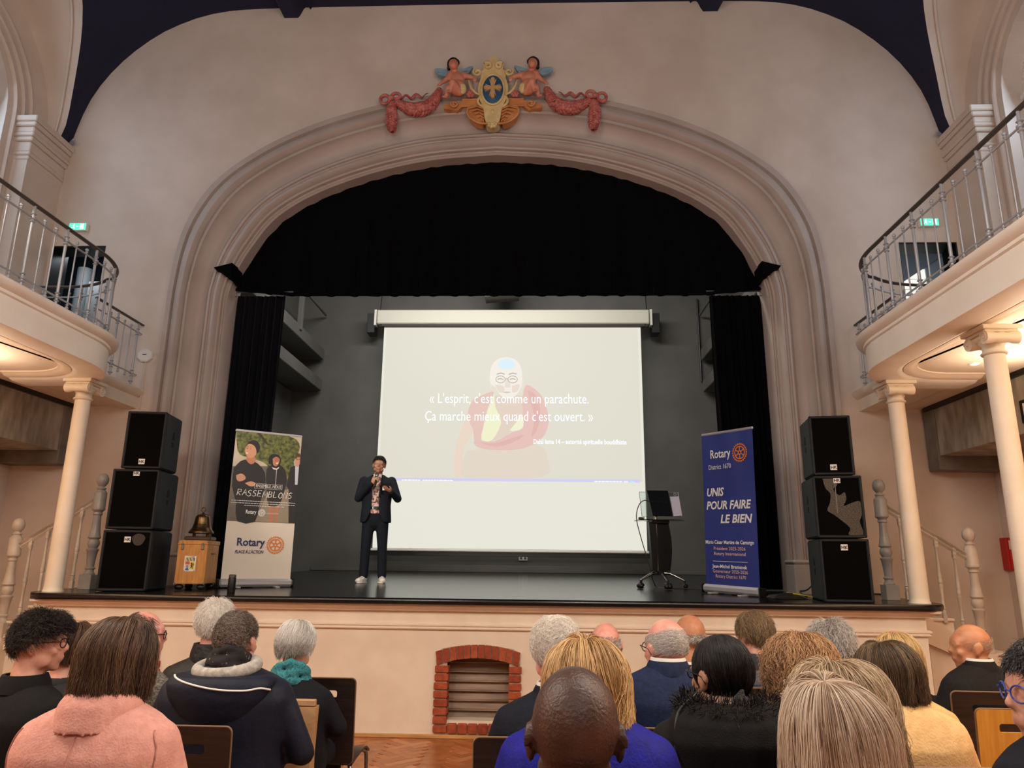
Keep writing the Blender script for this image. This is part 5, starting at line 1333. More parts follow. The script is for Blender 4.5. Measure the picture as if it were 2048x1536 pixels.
def ring(w, d, z, y=0.0, p=2.4, n=28):
    out = []
    for k in range(n):
        t = 2 * PI * k / n; c, s_ = math.cos(t), math.sin(t)
        out.append((w * math.copysign(abs(c) ** (2 / p), c), y + d * math.copysign(abs(s_) ** (2 / p), s_), z))
    return out


def glasses(par, HM, m, thick=.0022, half=None):
    g = MB()
    for s in (-1, 1):
        g.tube([HM @ Vector((s * .034 + .024 * math.cos(t), .104 - .012 * abs(math.cos(t) * .5 + s * .5) , .000 + .019 * math.sin(t))) for t in [2 * PI * k / 20 for k in range(21)]], thick, 6)
        g.tube([HM @ Vector(p) for p in ((s * .058, .098, .006), (s * .078, .07, .008), (s * .087, .01, .006), (s * .088, -.012, .002), (s * .086, -.03, -.018))], thick * 1.15, 6)
    g.tube([HM @ Vector(p) for p in ((-.011, .105, .003), (0, .108, .006), (.011, .105, .003))], thick, 6)
    return g.build('glasses', m, par, 60)


def seated(label, x, y, top, hs=1.08, skin_=None, coat=None, coat2=None, hair=None, sh=.20, hyaw=0, hpitch=0, yaw=0, lean=0, hx=0.0, vox=.010, female=False, ears=True, collar='suit', sleeve_len=1, shz=None, extra=None, trouser=None, near=1.0, hoff=(0, .035), neck=1.0, arms='lap', shoes=True, top_hair=.012, armout=.0):
    t = thing('person', label, 'person', (x, y, 0), A(yaw))
    hz = top - (.120 + top_hair) * hs
    HM = Matrix.Translation((hx, hoff[1], hz)) @ Matrix.Rotation(A(hyaw), 4, 'Z') @ Matrix.Rotation(A(hpitch), 4, 'X') @ Matrix.Scale(hs, 4)
    sz = (hz - .205 * hs) if shz is None else shz
    pz = .56; k = sh / .20
    elz = max(.70, sz - .30)
    b = MB(); head_shape(b, HM, ears, female)
    nb = Vector((hx * .3, -.015, sz + .005)); nt_ = HM @ Vector((0, -.022, -.055))
    b.cap(nb, nt_, .064 * hs * neck, .055 * hs * neck, n=18, m=4)
    b.cap((-sh * .66, -.015, sz - .055), (sh * .66, -.015, sz - .055), .046, n=14, m=4)
    b.cap((0, -.01, sz - .02), (0, 0, pz + .05), .10, .11, n=14, m=4, sc=(1.3, .8), up=(1, 0, 0))
    sl = MB()
    sleeves = []
    for s in (-1, 1):
        S_ = Vector((s * sh * .93, -.005, sz - .045)); E_ = Vector((s * (sh + .055 + armout), .02, elz)); Wr = Vector((s * .13, .27, pz + .12))
        b.cap(S_ + Vector((-s * .03, -.01, -.03)), E_, .036, .032, n=12, m=3); b.cap(E_, Wr, .032, .026, n=12, m=3)
        hand(b, Wr, Vector((-s * .35, .9, -.25)), (0, .25, 1), 1.0 * hs, .35, s)
        sleeves.append((S_, E_, Wr))
    put('body', remesh(b, vox, 4), t, 180).data.materials.append(skin_)
    # coat: lofted torso with sleeves
    c = MB(); g = .018
    R_ = [ring((.185 + g) * k * 1.0, .130 + g, pz - .10, .02), ring((.190 + g) * k, .135 + g, pz + .02, .01), ring((.182 + g) * k, .125 + g, pz + (sz - pz) * .4, -.01), ring((.198 + g) * k, .130 + g, pz + (sz - pz) * .68, -.02), ring((.205 + g) * k, .122 + g, sz - .075, -.025), ring((.195 + g) * k, .100 + g, sz - .022, -.022), ring((.150 + g) * k, .080 + g, sz + .018, -.018), ring((.098 + g * .5) * k, .070 + g * .5, sz + .048, -.015), ring(.072 * hs, .068 * hs, sz + .070, -.012)]
    c.loft(R_)
    for (S_, E_, Wr), s in zip(sleeves, (-1, 1)):
        c.cap(S_ + Vector((-s * .015, -.01, -.005)), E_, .062, .052, n=14, m=4); c.cap(E_, Wr - (Wr - E_) * (.02), .053, .040, n=14, m=4)
    ct_ = put('coat', remesh(c, max(vox * 1.25, .011), 6), t, 180); ct_.data.materials.append(coat)
    # trousers and shoes
    tm = trouser or cloth_mat('dark_trouser', (30, 31, 38)); q = MB()
    q.cap((-.08, .02, pz - .03), (.08, .02, pz - .03), .115, n=14, m=4)
    for s in (-1, 1):
        q.cap((s * .10, .05, pz - .02), (s * .13, .42, pz - .05), .088, .066, n=14, m=4); q.cap((s * .13, .42, pz - .05), (s * .13, .40, .10), .064, .048, n=14, m=4)
    put('trousers', remesh(q, .018, 5), t, 180).data.materials.append(tm)
    for s in (-1, 1): MB().cap((s * .13, .37, .045), (s * .14, .53, .035), .044, .036, n=12, m=3, sc=(1, 1)).box((s * .135, .45, .006), (.085, .25, .012), .005).build('shoe', M_BLACK, t, 50)
    # collars
    cc = coat2 or coat
    def band(name, m, r0, r1, z0, z1, th=.009, yo=-.012, n=30, d=.95, open_=0.0):
        o_, i_ = [], []
        prof = [(r0, z0), ((r0 + r1) / 2 + .004, (z0 + z1) / 2), (r1, z1), (r1 - th, z1), ((r0 + r1) / 2 - th, (z0 + z1) / 2), (r0 - th * 2, z0)]
        a0, a1 = PI / 2 + open_, PI / 2 + 2 * PI - open_
        rings = [[(nb.x * .6 + r * hs * math.cos(q), yo + r * hs * d * math.sin(q), sz + z * hs) for r, z in prof] for q in [a0 + (a1 - a0) * j / n for j in range(n + 1)]]
        return MB().loft(rings).build(name, m, t, 50)
    if collar == 'suit':
        band('collar', cc, .092, .074, .030, .082, open_=.5); band('shirt_collar', M_PAPERW, .076, .069, .05, .094, .005, open_=.3)
    elif collar == 'coat': band('collar', cc, .108, .084, .022, .088, .012, open_=.5)
    elif collar == 'high': band('collar', cc, .098, .082, .03, .115, .014, open_=.2)
    elif collar == 'low': band('collar', cc, .092, .084, .030, .056, .008)
    if hair:
        hairdo(t, hair, int(abs(x * 131 + y * 57)) % 97 + 1, hs, HM, near)
    if extra: extra(t, HM, sz, hs, band)
    return t


from mathutils.bvhtree import BVHTree
def drape(t, part, pts, off=.002):
    """points of a part's back surface behind each (x, z)"""
    o = [c for c in t.children if c.name.startswith(part)][0]; me = o.data
    tr = BVHTree.FromPolygons([v.co.copy() for v in me.vertices], [tuple(p.vertices) for p in me.polygons]); out = []
    for x, z in pts:
        h = tr.ray_cast(Vector((x, -1.5, z)), Vector((0, 1, 0)))
        if h[0] is not None: out.append(h[0] + h[1] * off)
    return out
def scarf(m, name='scarf', r=.086, z=(.05, .09, .12), th=.026):
    def f(t, HM, sz, hs, band):
        b = MB()
        for i, zz in enumerate(z):
            b.tube([((r - .006 * i) * hs * math.cos(q) * 1.02, -.012 + (r - .006 * i) * hs * math.sin(q), sz + zz * hs + .012 * math.sin(2 * q + i * 2) - .018 * math.sin(q)) for q in [2 * PI * k / 28 for k in range(29)]], [th * (.85 + .25 * math.sin(k * 1.7 + i)) for k in range(29)], 10)
        put(name, remesh(b, .009, 3), t, 180).data.materials.append(m)
    return f
def both(*fs):
    def f(*a):
        for g in fs: g(*a)
    return f
def specs(m, th=.0022): return lambda t, HM, sz, hs, band: glasses(t, HM, m, th)
FR_BLK = mat('black_acetate', (16, 14, 14), .3); FR_BLU = mat('blue_acetate', (60, 82, 170), .3)

# hair styles
GREY = ((118, 110, 104), (186, 178, 170), (246, 240, 234)); WHITE = ((196, 186, 172), (236, 228, 216), (252, 248, 242)); BROWN = ((34, 22, 16), (74, 52, 38), (122, 92, 68)); BLACKH = ((10, 8, 8), (20, 16, 16), (52, 46, 46))
def bob(col, **k): return dict(dict(reach=(96, 92, 52), hang=.13, th=.026, n=5200, col=col, r=.0007, stray=.05, frizz=.003, flare=.25, taper=.35, pts=10), **k)
def short(col, **k): return dict(dict(reach=(122, 96, 50), th=.014, n=4200, col=col, len=.045, r=.0007, stray=.25, frizz=.004, pts=5), **k)
def fringe(col, **k): return dict(dict(shell=False, reach=(128, 112, 60), amin=(80, 82, 60), th=.006, n=5200, col=col, len=.018, r=.0007, stray=.3, frizz=.002, pts=4, lump=.02), **k)

NAVY = cloth_mat('navy_wool', (34, 39, 58)); BLACKC = cloth_mat('black_wool', (20, 19, 20)); INK = cloth_mat('ink_wool', (26, 29, 42))

# ---- left block
def pink_detail(t, HM, sz, hs, band):
    pm_ = cloth_mat('pink_wool', (233, 170, 154), (222, 156, 140), 40)
    # broad notched collar
    prof = [(.100, .020), (.122, -.018), (.112, .055), (.086, .092), (.078, .094), (.080, .06)]
    rings = [[(r * hs * 1.0 * math.cos(q), -.02 + r * hs * .95 * math.sin(q) - .012 * (z < 0), sz + z * hs - .03 * max(0, math.sin(q))) for r, z in prof] for q in [PI / 2 + .5 + (2 * PI - 1.0) * j / 30 for j in range(31)]]
    c_ = MB().loft(rings); put('collar', remesh(c_, .006, 8), t, 180).data.materials.append(pm_)
    sm_ = cloth_mat('pink_seam', (222, 156, 142), None, 60)
    MB().tube(drape(t, 'coat', [(.004, sz + .0 - k * .03) for k in range(16)]), .0026, 5).build('back_seam', sm_, t, 60)
    for s in (-1, 1):
        MB().tube(drape(t, 'coat', spline([(s * .190, sz - .010), (s * .208, sz - .06), (s * .205, sz - .14), (s * .192, sz - .24), (s * .182, sz - .36)], 6)), .0026, 5).build('sleeve_seam', sm_, t, 60)
PINK = cloth_mat('pink_wool', (233, 170, 154), (222, 156, 140), 40)
seated('woman with a brown bob in a pink coat, seen from behind at front left', -.690, 2.25, 1.372, 1.02, SKF, PINK, None, bob(BROWN, hang=.112, th=.026, n=9000, r=.0008, flare=.3, streak=1.2, part=.012), sh=.205, vox=.009, female=True, ears=False, collar=None, extra=pink_detail, hpitch=-4, top_hair=.026, shz=1.075)
seated('young man with spiky dark hair and glasses turning right, in a black jacket', -1.65, 3.3, 1.308, 1.06, SKF, BLACKC, None, short(((12, 9, 8), (34, 25, 21), (74, 58, 48)), stand=.022, fwd=.6, len=.03, th=.010, n=6500, reach=(134, 100, 52)), sh=.21, hyaw=-58, yaw=-14, collar='coat', extra=specs(FR_BLK), vox=.009)
seated('woman with brown hair in a black and white top, half hidden behind the spiky-haired man', -2.12, 4.3, 1.185, 1.08, SKF, mat('black_white_print', (18, 18, 20), .8, noise=9, col2=(214, 208, 200), fac=(.36, .40)), None, bob(BROWN, hang=.10, n=2500), sh=.18, hyaw=-40, ears=False, collar='low', top_hair=.02)
seated('man with thinning brown hair and glasses in a grey tweed jacket, behind the pink coat', -1.493, 3.90, 1.278, 1.0, SKP, mat('grey_tweed', (128, 120, 108), .9, noise=70, col2=(52, 46, 42), stretch=(1, 1, 3), bump=(200, .4)), None, fringe(((50, 36, 30), (86, 66, 56), (130, 110, 98)), amin=(26, 34, 46), n=5200, len=.03, th=.008), sh=.21, hyaw=-52, yaw=-12, collar='coat', extra=specs(FR_BLK))
seated('man with curly white hair in a black quilted jacket', -1.435, 4.65, 1.300, 1.18, SKF, mat('black_quilt', (17, 16, 17), .6, bump=(24, .9)), None, short(WHITE, curl=7, curl_r=.008, out=.012, th=.020, len=.05, n=5200, reach=(126, 100, 54)), sh=.235, collar='high', yaw=8)
def hood_detail(t, HM, sz, hs, band):
    lin = cloth_mat('pale_grey_lining', (196, 188, 178), None, 40); b = MB()
    b.tube([(.115 * math.cos(q) * 1.1, -.035 + .085 * math.sin(q), sz + .055 + .022 * math.sin(q + .4)) for q in [2 * PI * k / 24 for k in range(25)]], [.030] * 25, 10)
    put('hood_lining', remesh(b, .010, 4), t, 180).data.materials.append(lin)
    h = MB()
    P_ = [ring(.225, .12, sz + .030, -.055), ring(.240, .125, sz - .005, -.075), ring(.215, .105, sz - .060, -.095), ring(.165, .08, sz - .125, -.105), ring(.095, .05, sz - .18, -.105), ring(.03, .02, sz - .205, -.10)]
    h.loft(P_)
    ho = put('hood', remesh(h, .012, 5), t, 180); ho.data.materials.append(cloth_mat('navy_shell', (30, 35, 50), (24, 28, 42), 8, .6))
    MB().tube(drape(t, 'hood', spline([(-.235, sz + .036), (-.20, sz + .030), (-.12, sz + .010), (.02, sz - .012), (.14, sz - .018), (.20, sz - .012), (.24, sz - .03)], 8), .002), .0042, 8).build('piping', M_PAPERW, t, 60)
    scarf(mat('patterned_scarf', (30, 24, 26), .85, noise=46, col2=(170, 150, 140), fac=(.30, .34)), r=.074, z=(.050, .075, .098), th=.024)(t, HM, sz, hs, band)
seated('man with cropped greying hair in a navy hooded jacket with pale lining', -.795, 3.40, 1.320, 1.09, SKF, cloth_mat('navy_shell', (30, 35, 50), (24, 28, 42), 8, .6), None, short(((60, 48, 42), (104, 88, 78), (182, 168, 156)), len=.012, th=.006, n=9000, r=.0006, reach=(128, 98, 52), lump=.01), sh=.265, vox=.010, collar=None, extra=hood_detail, hyaw=-6, armout=.03, shz=1.02)
TEAL = mat('teal_knit', (70, 152, 158), .9, noise=90, col2=(38, 108, 116), bump=(160, .6))
seated('woman with short grey hair, teal scarf and black coat beside the empty chair', -.715, 4.02, 1.232, 1.0, SKF, cloth_mat('black_coat', (24, 25, 31)), None, dict(reach=(104, 98, 54), hang=.035, th=.026, n=7500, col=GREY, r=.0007, stray=.16, frizz=.004, flare=-1.6, taper=2.5, sweep=.35, rag=.5), sh=.20, ears=False, collar='low', extra=scarf(TEAL, r=.084, z=(.04, .075, .105), th=.026), top_hair=.022)
seated('person at the far left edge in a black coat, mostly out of frame', -.76, 1.60, 1.385, 1.0, SKF, BLACKC, None, short(BLACKH), sh=.20, hyaw=-20, collar='coat', extra=specs(mat('silver_frame', (150, 150, 158), .3, metal=.6)))

# ---- right block
seated('man with wavy white hair in a navy suit left of the ginger-haired woman', .652, 3.22, 1.324, 1.076, SKP, INK, None, short(WHITE, th=.022, len=.06, n=6500, stray=.45, wave=.4, reach=(120, 98, 52)), sh=.22, hyaw=18, collar='suit', vox=.010)
seated('bald man in a brown tweed jacket and striped scarf, far row by the stage', .985, 4.55, 1.204, 1.12, SKP, mat('brown_tweed', (112, 78, 48), .9, noise=60, col2=(84, 56, 34), bump=(160, .4)), None, fringe(GREY, n=1800), sh=.205, collar='coat', extra=scarf(mat('striped_scarf', (206, 190, 168), .9, noise=6, col2=(96, 80, 70), stretch=(1, 1, 9), fac=(.45, .5)), r=.078, z=(.08, .115), th=.02), top_hair=.004)
GING = ((112, 80, 48), (184, 140, 88), (232, 196, 142))
seated('woman with long ginger-blonde hair in a royal blue top',   .7187, 2.20, 1.344, 1.052, SKF, cloth_mat('royal_blue', (24, 26, 150), (18, 20, 122), 30, .7), None, dict(reach=(98, 92, 50), hang=.27, th=.040, n=10000, col=GING, r=.0008, stray=.16, frizz=.010, flare=.42, taper=.20, wave=.8, rag=.14, streak=1.3), sh=.215, vox=.010, ears=False, collar='low', top_hair=.034, shz=1.07)
def fur_collar(t, HM, sz, hs, band):
    band('shirt_collar', mat('pale_blue_shirt', (196, 200, 222), .7), .098, .084, .030, .075, .006, yo=-.03)
    st = dict(reach=(100, 100, 100), amin=60, th=.02)
    rng = np.random.default_rng(5); n = 1500; pts = np.zeros((n, 4, 3)); ph = rng.uniform(0, 2 * PI, n); th_ = rng.uniform(0, 2 * PI, n)
    base = np.stack([(.105 + .02 * np.cos(th_)) * np.cos(ph), -.02 + (.10 + .02 * np.cos(th_)) * np.sin(ph), sz + .045 + .025 * np.sin(th_)], -1)
    d = np.stack([np.cos(th_) * np.cos(ph), np.cos(th_) * np.sin(ph), np.sin(th_)], -1) + rng.normal(0, .4, (n, 3))
    for j in range(4): pts[:, j] = base + d * .006 * j
    hc = bpy.data.hair_curves.new('fur'); hc.add_curves([4] * n); hc.attributes['position'].data.foreach_set('vector', pts.astype(np.float32).ravel())
    ra = hc.attributes.get('radius') or hc.attributes.new('radius', 'FLOAT', 'POINT'); ra.data.foreach_set('value', np.full(n * 4, .0009, np.float32))
    ta = hc.attributes.new('tone', 'FLOAT', 'CURVE'); ta.data.foreach_set('value', rng.random(n).astype(np.float32))
    hc.materials.append(hair_mat('fur_trim', (90, 70, 58), (160, 136, 116), (214, 200, 184)))
    o = bpy.data.objects.new('fur_trim', hc); C.objects.link(o); o.parent = t; o['kind'] = 'stuff'
seated('man with a shaven dark brown head in the nearest row, seen from behind',   .655, 1.55, 1.338, 1.12, SKD, cloth_mat('charcoal_coat', (34, 34, 44)), None, None, sh=.21, vox=.006, collar='coat', neck=1.12, top_hair=.0, extra=fur_collar, shz=1.02, hpitch=6)
def beard(t, HM, sz, hs, band):
    glasses(t, HM, FR_BLK)
    b = MB(); b.ell((0, .075, -.095), (.045, .035, .045), M=HM); b.ell((.045, .035, -.08), (.02, .04, .03), M=HM); b.ell((-.045, .035, -.08), (.02, .04, .03), M=HM)
    put('beard', remesh(b, .007, 2), t, 180).data.materials.append(mat('grey_beard', (130, 124, 116), .8, noise=90, col2=(84, 80, 76), bump=(150, .6)))
seated('bald man with white stubble, glasses and a grey beard in a navy blazer', 1.1535, 3.42, 1.302, 1.094, SKP, cloth_mat('blazer_navy', (36, 46, 78)), None, fringe(((170, 160, 152), (206, 198, 190), (232, 228, 222)), len=.006, n=6500, r=.0005, th=.003, amin=(58, 62, 70)), sh=.225, hyaw=22, vox=.009, collar='suit', extra=beard, top_hair=.0, armout=.02, shz=1.04)
seated('tanned bald man in the far row behind the man with the grey beard', 1.565, 4.95, 1.226, 1.22, SKT, BLACKC, None, fringe(GREY, n=1800, amin=(96, 96, 80)), sh=.20, collar='suit', top_hair=0, hyaw=10)
def bun(t, HM, sz, hs, band):
    glasses(t, HM, FR_BLK)
    bm2 = mat('black_hair_bun', (5, 4, 4), .7, noise=40, col2=(9, 7, 7), stretch=(1, 1, 4), bump=(80, .6)); b = MB()
    rr = random.Random(4)
    for k in range(26):
        a_ = rr.uniform(0, 6.28); q = rr.uniform(.2, 1); c_ = HM @ Vector((-.022 + .042 * q * math.cos(a_), -.125 + .018 * q, -.085 + .046 * q * math.sin(a_)))
        b.tube([c_ + Vector((.018 * math.cos(a_ + s_ * .7), -.012 * math.sin(s_), .018 * math.sin(a_ + s_ * .7))) for s_ in range(6)], .008, 6)
    b.ell(HM @ Vector((-.022, -.118, -.085)), (.046, .034, .048)); b.ell(HM @ Vector((-.004, -.112, -.145)), (.034, .028, .045))
    put('hair_bun', remesh(b, .006, 7), t, 180).data.materials.append(bm2)
    h = MB(); h.loft([ring(.155, .09, sz + .07, -.045), ring(.19, .115, sz + .03, -.07), ring(.205, .115, sz - .03, -.09), ring(.175, .085, sz - .11, -.10), ring(.10, .05, sz - .19, -.10), ring(.03, .02, sz - .24, -.09)])
    put('hood', remesh(h, .011, 5), t, 180).data.materials.append(cloth_mat('black_hood', (24, 22, 22)))
    rng = np.random.default_rng(8); n = 2600; ph = rng.uniform(0, 2 * PI, n); th_ = rng.uniform(0, 2 * PI, n); pts = np.zeros((n, 4, 3))
    base = np.stack([(.135 + .028 * np.cos(th_)) * np.cos(ph), -.04 + (.095 + .028 * np.cos(th_)) * np.sin(ph), sz + .060 + .026 * np.sin(th_)], -1); d = np.stack([np.cos(th_) * np.cos(ph), np.cos(th_) * np.sin(ph), np.sin(th_)], -1) + rng.normal(0, .5, (n, 3))
    for j in range(4): pts[:, j] = base + d * .006 * j
    hc = bpy.data.hair_curves.new('fur'); hc.add_curves([4] * n); hc.attributes['position'].data.foreach_set('vector', pts.astype(np.float32).ravel())
    ra = hc.attributes.get('radius') or hc.attributes.new('radius', 'FLOAT', 'POINT'); ra.data.foreach_set('value', np.full(n * 4, .0009, np.float32))
    ta = hc.attributes.new('tone', 'FLOAT', 'CURVE'); ta.data.foreach_set('value', rng.random(n).astype(np.float32)); hc.materials.append(hair_mat('black_fur', (8, 7, 7), (20, 18, 18), (48, 44, 42)))
    o = bpy.data.objects.new('fur_trim', hc); C.objects.link(o); o.parent = t; o['kind'] = 'stuff'
    MB().tube([(.115 * math.cos(q), -.04 + .085 * math.sin(q), sz + .050) for q in [2 * PI * k / 24 for k in range(25)]], .026, 8).build('fur_roll', cloth_mat('black_hood', (24, 22, 22)), t, 60)
    MB().tube(spline([(-.10, -.05, sz + .10), (-.17, -.10, sz + .05), (-.19, -.135, sz - .06), (-.185, -.15, sz - .2), (-.185, -.15, sz - .38)], 6), .005, 6, sc=(1, .6)).build('strap', M_BLACK, t, 60)
    MB().tube([HM @ Vector((.084 + .014 * math.cos(q), -.006, -.065 + .026 * math.sin(q))) for q in [2 * PI * k / 18 for k in range(19)]], .0015, 5).build('earring', M_STEEL, t, 60)
seated('woman with sleek black hair in a low bun, glasses and a black hooded coat', 1.189, 2.55, 1.322, 1.06, SKO, cloth_mat('black_brown_coat', (32, 29, 28)), None, dict(reach=(142, 108, 52), th=.008, n=8000, col=BLACKH, len=.10, lock=.02, r=.0006, stray=.04, frizz=.0008, pts=7, lump=.01, rough=.28), sh=.215, hyaw=27, vox=.0085, collar=None, extra=bun, shz=1.04)
seated('man with light brown hair in a navy puffer jacket, far row', 1.84, 4.45, 1.286, 1.04, SKF, mat('navy_puffer', (32, 36, 50), .55, bump=(3, .2)), None, short(((82, 62, 42), (128, 102, 74), (182, 156, 120)), th=.022, len=.06, n=5200, stray=.3), sh=.21, hyaw=26, collar='high', extra=lambda t, HM, sz, hs, band: [MB().tube([((.212) * math.cos(q), -.02 + .150 * math.sin(q), sz - .06 - .085 * j + .004 * math.sin(3 * q)) for q in [2 * PI * k / 28 for k in range(29)]], .026, 8).build('quilted_tube', mat('navy_puffer', (32, 36, 50), .55), t, 60) for j in range(5)])
CURLY = ((74, 46, 28), (150, 108, 74), (212, 170, 124))
seated('woman with a big ginger curly mop and dark green coat', 1.7915, 3.55, 1.238, 1.17, SKF, cloth_mat('bottle_green', (16, 30, 25)), None, dict(reach=(112, 106, 62), hang=.05, th=.038, n=8000, col=CURLY, r=.0008, curl=17, curl_r=.013, out=.045, frizz=.008, stray=.35, puff=.16, pts=16, rag=.3, streak=1.2), sh=.20, ears=False, collar=None, top_hair=.048, extra=lambda t, HM, sz, hs, band: band('collar', M_PAPERW, .105, .09, .02, .10, .008, open_=.4))
seated('man with grey wavy hair in the far row beside the curly ginger hair', 2.315, 4.55, 1.232, 1.16, SKF, BLACKC, None, short(GREY, th=.024, len=.055, curl=4, curl_r=.008, n=4500), sh=.20, collar='coat')
BLOND = ((104, 82, 58), (164, 136, 104), (214, 192, 160)); BLOND2 = ((120, 96, 74), (176, 148, 122), (222, 204, 182))
seated('woman with wavy blonde hair between the curly ginger hair and the nearest blonde', 1.405, 2.12, 1.292, 1.06, SKF, cloth_mat('dark_knit', (38, 34, 34)), None, dict(reach=(100, 94, 50), hang=.14, th=.040, n=9000, col=BLOND, r=.0008, stray=.22, frizz=.008, flare=.45, taper=.3, wave=.7, puff=.10, rag=.15), sh=.18, ears=False, collar='low', top_hair=.040, hyaw=10, yaw=6)
seated('woman with long straight streaked blonde hair in the nearest row', 1.185, 1.58, 1.338, 1.02, SKF, cloth_mat('black_jumper', (22, 21, 22)), None, dict(reach=(98, 92, 46), hang=.24, th=.028, part=-.015, n=13000, col=BLOND2, r=.0008, stray=.08, frizz=.005, flare=.55, taper=.25, wave=.12, rag=.08, streak=1.5, tilt=-4), sh=.19, ears=False, collar='low', top_hair=.036, vox=.009, shz=1.02)
BEIGE = cloth_mat('beige_coat', (232, 190, 132), (220, 176, 118), 30, .7)
seated('woman with a chin-length brown bob and glasses in a beige coat', 1.890, 2.90, 1.281, .985, SKF, BEIGE, None, bob(((38, 26, 18), (82, 62, 44), (132, 108, 80)), hang=.10, th=.026, n=8000, flare=.4), sh=.215, hyaw=34, yaw=6, shz=1.0, ears=False, collar='low', extra=specs(FR_BLK, .003), top_hair=.028, armout=.02)
seated('blonde woman in a beige jacket behind the brown bob', 2.26, 3.62, 1.250, .98, SKF, cloth_mat('sand_jacket', (226, 182, 124), (212, 168, 110), 30, .7), None, bob(((132, 98, 54), (190, 152, 96), (228, 198, 146)), hang=.09, n=4000), sh=.19, hyaw=10, ears=False, collar='low', top_hair=.026)
seated('pink-scalped bald man in a black jacket, far row behind the blonde woman', 2.899, 5.0, 1.1425, 1.25, SKP, BLACKC, None, fringe(WHITE, n=1500), sh=.22, collar='suit', top_hair=0)
seated('bald man with a white shirt collar and black jacket facing left, far right row', 3.10, 4.50, 1.222, 1.06, SKT, cloth_mat('black_jacket', (32, 29, 27)), None, fringe(((150, 120, 100), (186, 150, 126), (210, 180, 160)), n=2200, len=.006, r=.0005, th=.003), sh=.235, hyaw=64, yaw=16, collar='suit', top_hair=0, vox=.010, shz=.94)
seated('man with dark greying hair and blue glasses in a navy coat at the right edge', 1.880, 1.95, 1.385, 1.06, SKF, cloth_mat('midnight_coat', (22, 24, 34)), None, short(((18, 15, 15), (44, 38, 38), (110, 104, 102)), th=.016, len=.04, n=7500, reach=(122, 92, 40)), sh=.22, hyaw=72, yaw=14, collar='coat', extra=specs(FR_BLU, .0022), vox=.0075, top_hair=.02, shz=1.10)


